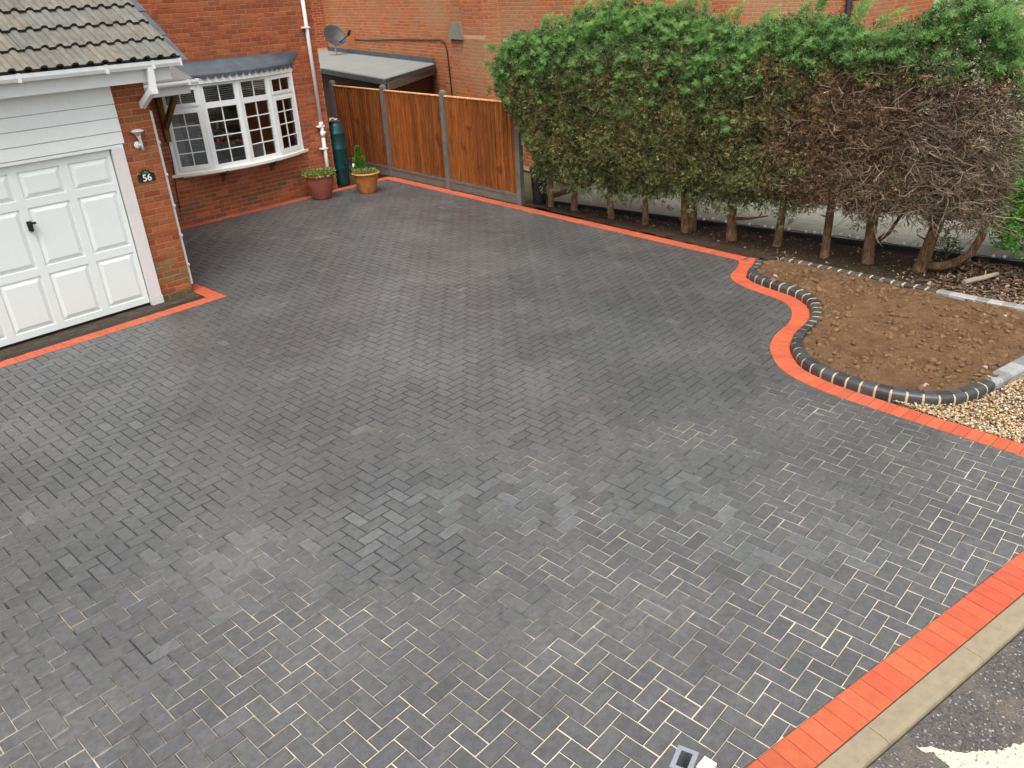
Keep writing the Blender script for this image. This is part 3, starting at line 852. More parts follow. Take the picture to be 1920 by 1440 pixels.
for bb in ((3.845, 3.988, GY - .03, GY + .10, .115, 1.994), (3.84, 3.992, GY - .045, GY + .10, 0, .108), (1.53, 1.658, GY - .03, GY + .1, 0, 1.994)):
    m = MB(); m.box(*bb); hpart('door_frame', m, M_TRIM)
m = MB(); m.box(1.53, 3.99, GY - .025, GY + .10, 1.995, 2.032); hpart('door_head', m, M_UPVC)
m = MB(); m.box(3.8325, 3.8445, DY + .01, DY + .06, .0, 1.99); hpart('door_gap_shade', m, M_DARK)  # dark bar painting the shade in the gap between door and frame
m = MB(); m.box(1.66, 3.832, DY + .022, DY + .06, .002, .034); hpart('door_gap_shade', m, M_DARK)  # same for the shaded gap below the door
for (z0, z1) in ((2.04, 2.178), (2.182, 2.336), (2.340, 2.488), (2.492, 2.70)):
    m = MB(); V = [(1.30, GY - .026, z0), (4.018, GY - .026, z0), (4.018, GY - .019, z1 - .006), (1.30, GY - .019, z1 - .006), (1.30, GY - .008, z1), (4.018, GY - .008, z1), (1.30, GY + .02, z0), (4.018, GY + .02, z0), (1.30, GY + .02, z1), (4.018, GY + .02, z1)]
    m.add(V, [(0, 1, 3 - 1, 3), (3, 2, 5, 4), (0, 6, 7, 1), (1, 7, 9, 5), (1, 5, 2, 2) if 0 else (1, 5, 2), (0, 3, 4), (0, 4, 8, 6), (4, 5, 9, 8)])
    hpart('cladding_board', m, M_UPVC)
# eaves
m = MB(); m.box(.7, 4.70, 10.0, 10.022, 2.70, 2.865); hpart('fascia', m, M_UPVC)
m = MB(); m.box(.7, 4.70, 10.022, GY + .26, 2.704, 2.716); hpart('soffit', m, M_UPVC)
def gutter(x0, x1, yc, zt, w=.11, h=.075):
    prof = [(w / 2 - .004, 0), (w / 2, .0), (w / 2, -h * .5), (w * .36, -h), (-w * .36, -h), (-w / 2, -h * .5), (-w / 2, .004), (-w / 2 + .008, .004), (-w / 2 + .008, -h * .45), (-w * .33, -h + .006), (w * .33, -h + .006), (w / 2 - .006, -h * .45)]
    m = MB(); n = len(prof); V = [(x0, yc + y, zt + z) for y, z in prof] + [(x1, yc + y, zt + z) for y, z in prof]
    m.add(V, [(i, n + i, n + (i + 1) % n, (i + 1) % n) for i in range(n)])
    m.box(x0 - .004, x0 + .002, yc - w / 2, yc + w / 2, zt - h, zt); m.box(x1 - .002, x1 + .02, yc - w / 2 - .004, yc + w / 2, zt - h - .004, zt + .007)
    return m
m = gutter(.6, 4.79, 9.93, 2.925)
for xx in (1.2, 2.1, 2.98, 3.9, 4.44): m.box(xx, xx + .035, 9.93 - .060, 9.93 + .058, 2.925 - .082, 2.925 + .010)
hpart('gutter', m, M_UPVC)
m = MB(); m.bar((4.42, 9.915, 2.86), (4.40, 9.915, 2.60), .068, .068); m.bar((4.40, 9.905, 2.625), (4.352, 10.215, 2.42), .068, .068)
m.bar((4.352, 10.205, 2.43), (4.458, 10.31, 2.30), .055, .055)
m.bar((4.458, 10.315, 2.34), (4.458, 10.315, .09), .060, .060)
for z in (.35, .75, 1.15, 1.55, 1.95): m.box(4.44, 4.496, 10.27, 10.36, z, z + .03)
for z in (2.57,): m.box(4.36, 4.44, 9.875, 9.955, z, z + .05)
hpart('downpipe', m, M_UPVC)
# tiled garage roof
SL = math.atan2(.188, .3025); GAU = .356; TW = .322
def tile_mesh():
    pr = [(0, .004)]
    for r0 in (.033, .194):
        for a in np.linspace(0, math.pi, 9): pr.append((r0 + .041 - .041 * math.cos(a), 0.004 + .034 * math.sin(a)))
        pr.append((r0 + .12, .003))
    pr.append((TW - .002, .004))
    Ln = GAU + .06; V = []; n = len(pr); LF = .040; TH = .032
    for (yy, lift) in ((0, LF), (Ln, .0)): V += [(x, yy, z + lift) for x, z in pr]
    V += [(x, .004, z + LF - TH) for x, z in pr] + [(x, Ln, z - TH) for x, z in pr]
    Fc = [(i, i + 1, n + i + 1, n + i) for i in range(n - 1)] + [(i, 2 * n + i, 2 * n + i + 1, i + 1) for i in range(n - 1)]
    Fc += [(n - 1, 2 * n + n - 1, 3 * n + n - 1, n + n - 1), (0, n, 3 * n, 2 * n)] + [(2 * n + i, 3 * n + i, 3 * n + i + 1, 2 * n + i + 1) for i in range(n - 1)]
    out = []
    for k in range(8):
        m = MB(); v = R.uniform(.93, 1.07); t = R.uniform(-.010, .010); m.add(V, Fc, ((.158 + t * .7) * v, .148 * v, (.124 - t * .7) * v))
        for q in range(n - 1, 2 * (n - 1)): m.c[q] = (.05, .046, .036)          # course-step shadow painted dark on the butt edge
        out.append(m.mesh('roof_tile', M_TILE))
    return out
tiles = tile_mesh()
rd = MB(); y0r, z0r = 9.90, 2.925
rd.add([(.55, y0r, z0r), (4.76, y0r, z0r), (4.76, WY, z0r + (WY - y0r) * math.tan(SL)), (.55, WY, z0r + (WY - y0r) * math.tan(SL)), (.55, y0r, z0r - .03), (4.76, y0r, z0r - .03), (4.76, WY, z0r - .03 + (WY - y0r) * math.tan(SL)), (.55, WY, z0r - .03 + (WY - y0r) * math.tan(SL))], [(0, 1, 2, 3), (5, 4, 7, 6), (1, 5, 6, 2), (0, 4, 5, 1)])
roof = hpart('roof', rd, M_LEAD)
for r in range(11):
    for c in range(12):
        t = link('roof_tile', tiles[R.randrange(8)], roof)
        s = r * GAU - .02
        t.location = (4.80 - (c + 1) * TW + R.gauss(0, .0015), y0r + s * math.cos(SL) + .0 * r, z0r + s * math.sin(SL) + .012)
        t.rotation_euler = (SL, R.gauss(0, .004), R.gauss(0, .003))
# lead soakers beside the verge
for k in range(5):
    m = MB(); s0 = k * .52 - .02; s1 = s0 + .55
    for (xa, xb) in ((4.79, 4.93 + .012 * k),):
        P = []
        for s, lf in ((s0, .012), (s1, .0)):
            y_ = y0r + .06 + s * math.cos(SL); z_ = z0r - .015 + s * math.sin(SL) + lf; P += [(xa, y_, z_), (xb, y_, z_ - .01)]
        P += [(x, y, z - .006) for x, y, z in P]
        m.add(P, [(0, 1, 3, 2), (4, 6, 7, 5), (0, 4, 5, 1), (1, 5, 7, 3), (2, 3, 7, 6), (0, 2, 6, 4)])
    o = hpart('lead_flashing', m, M_LEAD); o.parent = roof; o.location = (0, 0, 0)

# porch canopy between garage and window
CYF = 12.92
m = gutter(GX1 + .01, 6.47, CYF, 2.42, .10, .065); m.box(6.30, 6.34, CYF - .055, CYF + .052, 2.35, 2.43); hpart('canopy_gutter', m, M_UPVC)
m = MB(); m.box(GX1 + .01, 6.36, CYF + .055, CYF + .075, 2.22, 2.385); m.box(6.34, 6.36, CYF + .075, WY - .01, 2.22, 2.385); hpart('canopy_fascia', m, M_UPVC)
m = MB(); m.box(GX1 + .01, 6.34, CYF + .075, WY - .01, 2.222, 2.234); hpart('canopy_soffit', m, M_UPVC)
canopy = MB(); P = [(GX1 + .01, CYF - .01, 2.435), (6.42, CYF - .01, 2.435), (6.42, WY - .01, 2.66), (GX1 + .01, WY - .01, 2.66)]
canopy.add(P + [(x, y, z - .035) for x, y, z in P], [(0, 1, 2, 3), (7, 6, 5, 4), (0, 4, 5, 1), (1, 5, 6, 2), (2, 6, 7, 3), (3, 7, 4, 0)])
hpart('canopy_roof', canopy, M_SLATE)
m = MB(); m.box(6.07, 6.16, WY - .075, WY - .005, 1.44, 2.22); hpart('bracket_post', m, M_TIMBER)
m = MB(); m.bar((6.115, WY - .06, 1.66), (6.115, 13.06, 2.19), .075, .075); hpart('bracket_strut', m, M_TIMBER)

# downpipe by the corner
PX = 9.17
m = MB(); m.tube([(PX, WY - .06, 4.5), (PX, WY - .06, 1.285)], .034, 12); m.tube([(PX, WY - .06, 1.33), (PX, WY - .06, 1.26)], .041, 12); hpart('downpipe', m, M_UPVC, True)
m = MB(); m.tube([(PX, WY - .06, 1.26), (PX, WY - .06, .02)], .036, 12); m.tube([(PX, WY - .06, 1.16), (PX, WY - .06, 1.05)], .043, 12); m.box(PX + .03, PX + .07, WY - .09, WY - .03, 1.10, 1.15)
o = hpart('lower_downpipe', m, M_PIPE, True); o['label'] = 'cream lower length of downpipe'
m = MB()
for z in (3.0, 1.24, .82): m.box(PX - .085, PX + .05, WY - .10, WY - .002, z, z + .028)
hpart('pipe_clip', m, M_UPVC)
m = MB(); m.tube([(6.12, WY - .014, 1.43), (6.125, WY - .014, 1.2), (6.10, WY - .014, .95), (6.07, WY - .014, .64), (6.05, WY - .014, .25)], .008, 6); hpart('cable', m, M_DARK)
m = MB(); m.tube([(5.9, WY - .014, 4.2), (5.91, WY - .014, 3.2), (5.9, WY - .014, 2.7)], .008, 6); hpart('cable', m, M_DARK)

# bow window
BP = [(6.15, 13.69), (6.755, 13.49), (7.43, 13.42), (8.085, 13.49), (8.70, 13.69)]
ZB, ZT = .885, 2.30
bay = MB()
# corner posts
for i, (x, y) in enumerate(BP):
    bay.tube([(x, y + .012, ZB), (x, y + .012, ZT)], .036, 10)
panes = []; bars_all = []; blinds = []
for i in range(4):
    a = Vector((*BP[i], 0)); b = Vector((*BP[i + 1], 0)); u = (b - a); L = u.length; u.normalize(); n = Vector((u.y, -u.x, 0))
    T = Matrix(((u.x, -n.x, 0, a.x), (u.y, -n.y, 0, a.y), (0, 0, 1, 0), (0, 0, 0, 1)))     # local (s, depth inwards, z)
    ew = .085 if i in (0, 3) else .072
    bay.box(.025, ew, -.012, .05, ZB, ZT, mat=T); bay.box(L - ew, L - .025, -.012, .05, ZB, ZT, mat=T)
    zl0, zl1, zu0, zu1 = (.955, 1.895, 1.985, 2.245) if i in (1, 2) else (.985, 1.865, 2.0, 2.225)
    bay.box(ew - .002, L - ew + .002, -.010, .05, ZB, zl0, mat=T); bay.box(ew - .002, L - ew + .002, -.010, .05, zl1, zu0, mat=T); bay.box(ew - .002, L - ew + .002, -.010, .05, zu1, ZT, mat=T)
    if i in (0, 3):   # opening casements stand a little proud
        bay.box(ew - .03, L - ew + .03, -.026, -.0105, ZB + .045, zl0 + .012, mat=T); bay.box(ew - .03, L - ew + .03, -.026, -.0105, zl1 - .012, zl1 + .04, mat=T)
        bay.box(ew - .03, ew + .012, -.026, -.0125, zl0 + .012, zl1 - .012, mat=T); bay.box(L - ew - .012, L - ew + .03, -.026, -.0125, zl0 + .012, zl1 - .012, mat=T)
        bay.box(ew - .03, L - ew + .03, -.026, -.0105, zu0 - .04, zu0 + .01, mat=T); bay.box(ew - .03, L - ew + .03, -.026, -.0105, zu1 - .01, zu1 + .035, mat=T)
    xm = L / 2; bw = .016
    for z0, z1, nr in ((zl0, zl1, 4), (zu0, zu1, 1)):
        bm_ = MB()
        bm_.box(xm - bw / 2, xm + bw / 2, .002, .018, z0, z1, mat=T)
        for r in range(1, nr): zz = z0 + (z1 - z0) * r / nr; bm_.box(ew, xm - bw / 2 - .0005, .002, .018, zz - bw / 2, zz + bw / 2, mat=T); bm_.box(xm + bw / 2 + .0005, L - ew, .002, .018, zz - bw / 2, zz + bw / 2, mat=T)
        bars_all.append(bm_)
        for r in range(nr):
            za = z0 + (z1 - z0) * r / nr; zb = z0 + (z1 - z0) * (r + 1) / nr
            for (sa, sb) in ((ew, xm), (xm, L - ew)):
                pm = MB(); tl = R.gauss(0, .0012)
                pm.box(sa, sb, .020 + tl, .024 + tl, za, zb, mat=T); panes.append(pm)
    bl = MB(); z = zu0 - .01
    while z < zu1 + .02:
        bl.add([T @ Vector(q) for q in ((ew, .036, z), (L - ew, .036, z), (L - ew, .044, z + .0160), (ew, .044, z + .0160))], [(0, 1, 2, 3)]); z += .034
    blinds.append(bl)
bayo = hpart('bow_window', bay, M_UPVC)
def sub(name, mb, mat, par, smooth=False): return mb.build(name, mat, par, smooth)
for q in panes: sub('pane', q, M_GLASS, bayo)
for q in bars_all: sub('glazing_bar', q, M_UPVC, bayo)
for q in blinds: sub('blind', q, M_BLIND, bayo)
outer = [(6.06, 13.695), (6.72, 13.40), (7.43, 13.325), (8.12, 13.40), (8.80, 13.695)]
def arc_pts(k):
    return [(6.03 + .02 * 0, 13.699)] + [(x, y) for x, y in k]
sill_out = smooth_line([(6.05, 13.69), (6.68, 13.42), (7.43, 13.335), (8.15, 13.42), (8.83, 13.69)], 2)
m = MB(); poly = [(x, y) for x, y in sill_out]; m.prism(poly, .835, .885, (1, 1, 1), .006, .006, True); sub('window_sill', m, M_PIPE, bayo)
fo = smooth_line([(6.10, 13.69), (6.72, 13.43), (7.43, 13.35), (8.10, 13.43), (8.76, 13.69)], 2)
m = MB(); m.prism([(x, y) for x, y in fo], 2.295, 2.42, (1, 1, 1), 0, 0, True); sub('window_head', m, M_UPVC, bayo)
# lead roof with scalloped apron
m = MB(); eo = smooth_line([(6.07, 13.69), (6.70, 13.415), (7.43, 13.335), (8.12, 13.415), (8.79, 13.69)], 3)
n_ = len(eo)
top = [(6.10 + (8.93 - 6.10) * i / (n_ - 1), 13.692) for i in range(n_)]
V = [(x, y, 2.412) for x, y in eo] + [(x, y, 2.44) for x, y in eo] + [((x * .55 + t[0] * .45), (y * .6 + t[1] * .4), 2.485) for (x, y), t in zip(eo, top)] + [(t[0], t[1] - .01, 2.60) for t in top] + [(t[0], t[1] - .004, 2.635) for t in top]
m.add(V, [(r * n_ + i, r * n_ + i + 1, (r + 1) * n_ + i + 1, (r + 1) * n_ + i) for r in range(4) for i in range(n_ - 1)])
sub('lead_roof', m, M_LEAD, bayo, True)
m = MB(); q = resample(eo, .128)
for i in range(len(q) - 1):
    a_, b_ = q[i], q[i + 1]; t = (b_ - a_); nn = np.array([t[1], -t[0]]); nn = nn / np.linalg.norm(nn)
    P = []; ks = 8
    for k in range(ks + 1):
        s = k / ks; w = a_ + t * s + nn * .007; P.append((w[0], w[1], 2.412 - .058 * math.sin(math.pi * s) ** .6))
    P += [(b_[0] + nn[0] * .007, b_[1] + nn[1] * .007, 2.43), (a_[0] + nn[0] * .007, a_[1] + nn[1] * .007, 2.43)]
    m.add(P, [tuple(range(len(P)))])
sub('scalloped_apron', m, M_LEAD, bayo)
m = MB()
for x in (6.95, 7.95): m.box(x, x + .055, WY - .20, WY - .006, .74, .832); m.box(x, x + .055, WY - .06, WY - .006, .62, .74)
sub('sill_bracket', m, M_TIMBER, bayo)
# room behind
m = MB(); m.add([(5.0, WY + .26, 0), (9.1, WY + .26, 0), (9.1, 17.5, 0), (5.0, 17.5, 0), (5.0, WY + .26, 2.4), (9.1, WY + .26, 2.4), (9.1, 17.5, 2.4), (5.0, 17.5, 2.4)], [(0, 1, 2, 3), (4, 7, 6, 5), (3, 2, 6, 7), (0, 3, 7, 4), (1, 5, 6, 2)])
hpart('room', m, M_ROOM)
m = MB(); m.prism([(6.2, 13.71), (6.76, 13.53), (7.43, 13.46), (8.08, 13.53), (8.66, 13.71), (8.66, 13.96), (6.2, 13.96)], .80, .93, (1, 1, 1), 0, 0, True); sub('inner_sill', m, M_UPVC, bayo)
for cx0, cx1 in ((6.24, 6.50), (8.30, 8.62)):
    m = MB(); n_c = 26; V = []
    for k in range(n_c + 1):
        x = cx0 + (cx1 - cx0) * k / n_c; V += [(x, 13.90 + .022 * math.sin(k * 1.35), .94), (x, 13.90 + .022 * math.sin(k * 1.35), 2.33)]
    m.add(V, [(2 * k, 2 * k + 2, 2 * k + 3, 2 * k + 1) for k in range(n_c)]); sub('curtain', m, m_simple('curtain_cloth', (.42, .40, .37), .9, .1), bayo, True)
# things on the inner sill
def xmas_tree(loc):
    t = empty('indoor_tree', loc); tag(t, 'small green indoor tree hung with white baubles behind the window', 'indoor tree')
    V = []; C = []
    for k in range(1500):
        h = R.random(); r = (.34 * (1 - h) + .03) * math.sqrt(R.uniform(.5, 1)); a = R.uniform(0, 6.28)
        p = np.array([r * math.cos(a), r * math.sin(a), .25 + h * 1.0]); d = np.array([math.cos(a), math.sin(a), R.uniform(-.3, .4)]); w = np.array([-math.sin(a), math.cos(a), R.gauss(0, .3)]) * .012
        V += [p - w, p + d * .05 - w * .3, p + d * .07, p + w]; g = R.uniform(.6, 1.3); C.append((.03 * g, .10 * g, .035 * g))
    link('foliage', quads_mesh('foliage', np.array(V), M_LEAF, np.array(C)), t)
    m = MB(); m.tube([(0, 0, 0), (0, 0, 1.2)], [.02, .006], 6); m.build('stem', M_TREEBARK, t)
    for k in range(16):
        h = R.random() * .9; a = R.uniform(3.0, 6.2); r = .34 * (1 - h) + .05
        mm = MB(); mm.lathe([(.001, -.03), (.022, -.02), (.03, 0), (.022, .02), (.001, .03)], 10); mm.build('bauble', mbulb, t, True, (r * math.cos(a), r * math.sin(a), .25 + h))
xmas_tree((7.15, 14.1, .80))
m = MB(); m.box(-.13, .13, -.06, .06, 0, .11); m.box(-.10, .12, -.05, .05, .112, .19); o = m.build('folded_cloth', M_UPVC, None, False, (7.78, 13.75, .932)); tag(o, 'white folded cloth lying on the sill inside the window', 'cloth')
m = MB(); m.lathe([(.001, 0), (.09, 0), (.12, .03), (.13, .07), (.12, .07), (.001, .05)], 16); o = m.build('white_bowl', M_UPVC, None, True, (8.3, 13.78, .932)); tag(o, 'white bowl on the sill inside the narrow right window light', 'bowl')

# ------------------------------------------------------------------ things fixed to the garage
def text_mesh(body, size, depth):
    cu = bpy.data.curves.new('t', 'FONT'); cu.body = body; cu.size = size; cu.extrude = depth; cu.align_x = 'CENTER'; cu.align_y = 'CENTER'; cu.offset = .0015
    o = bpy.data.objects.new('t', cu); COL.objects.link(o); dg = bpy.context.evaluated_depsgraph_get(); me = bpy.data.meshes.new_from_object(o.evaluated_get(dg)); bpy.data.objects.remove(o); return me
plaq = empty('house_number_sign', (4.18, GY - .006, 1.60)); tag(plaq, 'black arched house number plaque reading 56 on the garage pier', 'sign')
prof = [(-.105, -.055), (.105, -.055), (.105, .035), (.085, .045), (.070, .045)] + [(.062 * math.cos(a), .045 + .045 * math.sin(a)) for a in np.linspace(0, math.pi, 12)] + [(-.070, .045), (-.085, .045), (-.105, .035)]
m = MB(); n = len(prof); m.add([(x, -.008, z) for x, z in prof] + [(x, .004, z) for x, z in prof], [tuple(range(n))] + [(i, n + i, n + (i + 1) % n, (i + 1) % n) for i in range(n)]); m.build('plate', M_DARK, plaq)
me = text_mesh('56', .115, .0015); me.materials.append(mbulb); o = link('number', me, plaq, (.005, -.0100, -.012)); o.rotation_euler = (math.pi / 2, 0, 0)
m = MB(); mg = m_simple('emblem_green', (.03, .20, .08), .5, .2)
for k in range(26):
    a = R.uniform(0, 6.28); r = R.uniform(0, 1) ** .5; cx, cz = .036 * r * math.cos(a), .058 + .018 * r * math.sin(a)
    w = [(cx + .009 * math.cos(b), -.0094 - .0001 * k, cz + .006 * math.sin(b)) for b in np.linspace(0, 6.28, 7)[:-1]]; m.add(w, [tuple(range(6))])
m.box(-.004, .004, -.0098, -.008, .034, .05); m.build('tree_emblem', mg, plaq)
lamp = empty('wall_lamp', (4.17, GY - .005, 1.99)); lamp.scale = (.8, .8, .85); tag(lamp, 'white outdoor wall lamp with flared shade on the garage pier', 'lamp')
m = MB(); m.lathe([(.001, .0), (.050, .0), (.052, .012), (.040, .020), (.036, .020), (.030, .030), (.001, .034)], 20); o = m.build('backplate', M_UPVC, lamp, True); o.rotation_euler = (math.pi / 2, 0, 0)
m = MB(); m.tube([(.052, -.05, -.075), (.045, -.055, .02), (.035, -.06, .09), (.025, -.07, .13)], [.018, .019, .022, .034], 10); m.tube([(0, -.02, 0), (.045, -.055, .0)], .012, 8); m.build('arm', M_UPVC, lamp, True)
m = MB(); m.lathe([(.03, 0), (.06, .03), (.095, .055), (.10, .062), (.09, .068), (.04, .085), (.001, .09)], 20); m.build('shade', m_simple('frosted_shade', (.55, .5, .48), .4, .1), lamp, True, (.02, -.075, .135))

# ------------------------------------------------------------------ fence
fence = empty('garden_fence', (10.6, 11.6, 0)); tag(fence, 'brown closeboard fence between grey concrete posts beside the driveway', 'fence')
fo_ = Vector((10.6, 11.6, 0))
def fx(y): return 10.42 + (y - 9.6) * .0875
PY = [15.62, 13.64, 11.65, 9.60]
fang = math.atan2(1, .0875) - math.pi / 2
for y in PY:
    m = MB(); w = .05; zt = 1.84
    P = [(-w, -w, -.1), (w, -w, -.1), (w, w, -.1), (-w, w, -.1), (-w, -w, zt - .04), (w, -w, zt - .04), (w, w, zt - .04), (-w, w, zt - .04), (-w * .6, -w * .6, zt), (w * .6, -w * .6, zt), (w * .6, w * .6, zt), (-w * .6, w * .6, zt)]
    m.add(P, [(0, 1, 5, 4), (1, 2, 6, 5), (2, 3, 7, 6), (3, 0, 4, 7), (4, 5, 9, 8), (5, 6, 10, 9), (6, 7, 11, 10), (7, 4, 8, 11), (8, 9, 10, 11)])
    m.build('post', M_FCONC, fence, False, (fx(y) - fo_.x, y - fo_.y, 0))
for ya, yb in zip(PY[1:], PY[:-1]):
    a = Vector((fx(ya), ya, 0)); b = Vector((fx(yb), yb, 0)); u = (b - a).normalized(); n = Vector((-u.y, u.x, 0))   # towards the drive (-x)
    a2 = a + u * .052; b2 = b - u * .052; L = (b2 - a2).length
    m = MB(); m.bar(a2 - fo_ + Vector((0, 0, .095)), b2 - fo_ + Vector((0, 0, .095)), .045, .19); m.bar(a2 - fo_ + n * .024 + Vector((0, 0, .165)), b2 - fo_ + n * .024 + Vector((0, 0, .165)), .012, .05)
    m.build('gravel_board', M_FCONC, fence)
    m = MB()
    m.bar(a2 - fo_ + Vector((0, 0, 1.735)), b2 - fo_ + Vector((0, 0, 1.735)), .055, .02, (3.0, 5.0, 12.))
    for z in (.42, 1.0, 1.6): m.bar(a2 - fo_ - n * .022 + Vector((0, 0, z)), b2 - fo_ - n * .022 + Vector((0, 0, z)), .035, .06)
    pan = m.build('panel', M_FENCE, fence)
    nb = 18; w = L / nb
    for k in range(nb):
        s = k * w; v = R.uniform(.68, 1.3); m = MB(); z1 = 1.722 + R.gauss(0, .002)
        q = lambda s_, d, z: a2 + u * s_ + n * d + Vector((0, 0, z)) - fo_
        P = [q(s - .008, .024, .195), q(s + w, .006, .195), q(s + w, .006, z1), q(s - .008, .024, z1), q(s - .008, .002, .195), q(s + w, .0, .195), q(s + w, .0, z1), q(s - .008, .002, z1)]
        m.add(P, [(0, 1, 2, 3), (5, 4, 7, 6), (0, 3, 7, 4), (1, 5, 6, 2), (3, 2, 6, 7), (0, 4, 5, 1)], (v, v * R.uniform(.92, 1.05), v)); m.build('board', M_FENCE, pan)

# ------------------------------------------------------------------ pots, water butt and bits by the corner
def leaf_tuft(n, r, z0, z1, size, cols, spread=1.0, droop=0.):
    V = []; C = []
    for k in range(n):
        a = R.uniform(0, 6.28); rr = r * math.sqrt(R.random()); p = np.array([rr * math.cos(a), rr * math.sin(a), z0 + (z1 - z0) * R.random()])
        d = np.array([math.cos(a) * spread * R.random(), math.sin(a) * spread * R.random(), R.uniform(.1, 1) - droop]); d /= np.linalg.norm(d) + 1e-6
        w = np.cross(d, np.array([R.gauss(0, 1), R.gauss(0, 1), R.gauss(0, 1)])); w = w / (np.linalg.norm(w) + 1e-6) * size * .3; s = size * R.uniform(.6, 1.3)
        V += [p, p + d * s * .5 + w, p + d * s, p + d * s * .5 - w]; c = R.choice(cols); g = R.uniform(.7, 1.3); C.append((c[0] * g, c[1] * g, c[2] * g))
    return quads_mesh('leaves', np.array(V), M_LEAF2, np.array(C))
GRN = [(.17, .25, .05), (.26, .34, .08), (.32, .34, .10), (.10, .15, .04)]
def pot(name, loc, prof, mat, label, soil_r, soil_z, lvs, cat='plant pot'):
    t = empty(name, loc); tag(t, label, cat)
    m = MB(); m.lathe(prof, 32); m.build('pot', mat, t, True)
    m = MB(); m.lathe([(soil_r, soil_z - .02), (soil_r * .6, soil_z + .005), (.001, soil_z + .012)], 20); m.build('soil', M_DARKSOIL, t, True)
    link('leaves', lvs, t)
    rr, zz = max(prof)[0], max(prof)[1]; m = MB(); m.lathe([(rr - .03, zz - .012), (rr + .002, zz - .010), (rr + .005, zz), (rr, zz + .012), (rr - .035, zz + .014)], 32); m.build('rim', M_RIM, t, True); return t
pot('planter', (8.70, 13.26, 0), [(.001, .002), (.165, .002), (.175, .03), (.205, .12), (.245, .24), (.262, .33), (.262, .40), (.255, .425), (.285, .44), (.292, .46), (.287, .48), (.262, .485), (.245, .47), (.235, .38)], M_POT1,
    'large round terracotta red plant pot at the foot of the downpipe', .245, .44, leaf_tuft(900, .29, .44, .52, .06, GRN, 1.4, .35))
def flute(prof):
    return prof
pot('planter', (9.50, 12.86, 0), [(.001, .002), (.155, .002), (.165, .02), (.185, .10), (.215, .22), (.235, .32), (.24, .355), (.262, .365), (.27, .385), (.265, .40), (.24, .402), (.225, .385), (.215, .3)], M_POT2,
    'glazed orange brown plant pot standing apart on the paving by the corner', .23, .37, leaf_tuft(650, .23, .36, .42, .05, GRN, 1.0, .25))
# dwarf conifer in a dark pot
t = empty('dwarf_conifer', (9.66, 13.24, 0)); tag(t, 'small bright green conical conifer in a black pot behind the orange pot', 'conifer')
m = MB(); m.lathe([(.001, 0), (.11, 0), (.15, .30), (.155, .31), (.14, .31), (.12, .28), (.001, .28)], 20); m.build('pot', M_DARK, t, True)
V = []; C = []
for k in range(1300):
    h = R.random(); r = .135 * (1 - h) ** .75 * (1 + .25 * math.sin(h * 17)) * math.sqrt(R.uniform(.3, 1)); a = R.uniform(0, 6.28)
    p = np.array([r * math.cos(a), r * math.sin(a), .30 + h * .50]); d = np.array([.6 * math.cos(a), .6 * math.sin(a), .9]); d /= np.linalg.norm(d); w = np.cross(d, NR.normal(size=3)); w = w / np.linalg.norm(w) * .010
    V += [p, p + d * .03 + w, p + d * .07, p + d * .03 - w]; g = R.uniform(.6, 1.35); C.append((.13 * g, .30 * g, .05 * g))
link('foliage', quads_mesh('foliage', np.array(V), M_LEAF2, np.array(C)), t)
# water butt
t = empty('water_butt', (9.66, 13.90, 0)); tag(t, 'tall slim dark green water butt standing between house corner and fence', 'water butt')
m = MB(); m.lathe([(.001, 0), (.15, .0), (.155, .02), (.158, .30), (.172, .33), (.175, .36), (.176, .72), (.180, .73), (.180, .745), (.175, .755), (.172, 1.02), (.177, 1.03), (.177, 1.045), (.17, 1.055), (.155, 1.16), (.125, 1.235), (.12, 1.24), (.001, 1.245)], 32); m.build('barrel', M_BUTT, t, True)
m = MB(); m.lathe([(.125, 1.235), (.13, 1.24), (.13, 1.262), (.11, 1.275), (.001, 1.28)], 24); m.build('lid', M_BUTT, t, True)
m = MB(); m.tube([(-.11, -.02, 1.16), (-.25, -.06, 1.13), (-.44, -.2, 1.12)], .02, 8); m.build('filler_hose', M_DARK, t, True)
m = MB(); m.box(-.02, .02, -.21, -.16, .40, .44); m.build('tap', M_DARK, t)
t = empty('plastic_wrapping', (9.50, 13.86, 1.28)); tag(t, 'crumpled cream plastic wrapping on top of the green water butt', 'wrapping')
m = MB(); P = []; 
for i in range(7):
    for j in range(5):
        P.append((-.03 + i * .045 - .1 + R.gauss(0, .012), -.10 + j * .04 + R.gauss(0, .012), .02 + .05 * R.random() + (.10 if i < 2 else 0)))
m.add(P, [(i * 5 + j, (i + 1) * 5 + j, (i + 1) * 5 + j + 1, i * 5 + j + 1) for i in range(6) for j in range(4)], (1, 1, 1)); m.build('sheet', m_simple('cream_plastic', (.6, .52, .42), .5, .2), t)
m = MB(); m.bar((9.86, 13.70, .36), (9.70, 13.20, .02), .035, .02); m.bar((9.88, 13.72, .40), (9.85, 13.68, .34), .07, .03); tag(m.build('plastic_offcut', M_UPVC), 'thin white plastic strip leaning between the green butt and orange pot', 'plastic strip')

# bin behind the end post
t = empty('storage_bin', (10.64, 9.34, 0)); t.scale = (.78, .78, .9); tag(t, 'tall dark blue plastic bin just past the last fence post', 'bin')
m = MB(); m.lathe([(.001, 0), (.15, 0), (.155, .02), (.20, .62), (.215, .64), (.215, .68), (.2, .68), (.19, .6)], 20); m.build('body', m_simple('navy_plastic', (.010, .014, .022), .4, .2), t, True)
m = MB(); m.lathe([(.215, .68), (.22, .69), (.21, .72), (.001, .74)], 20); m.build('lid', M_DARK, t, True)

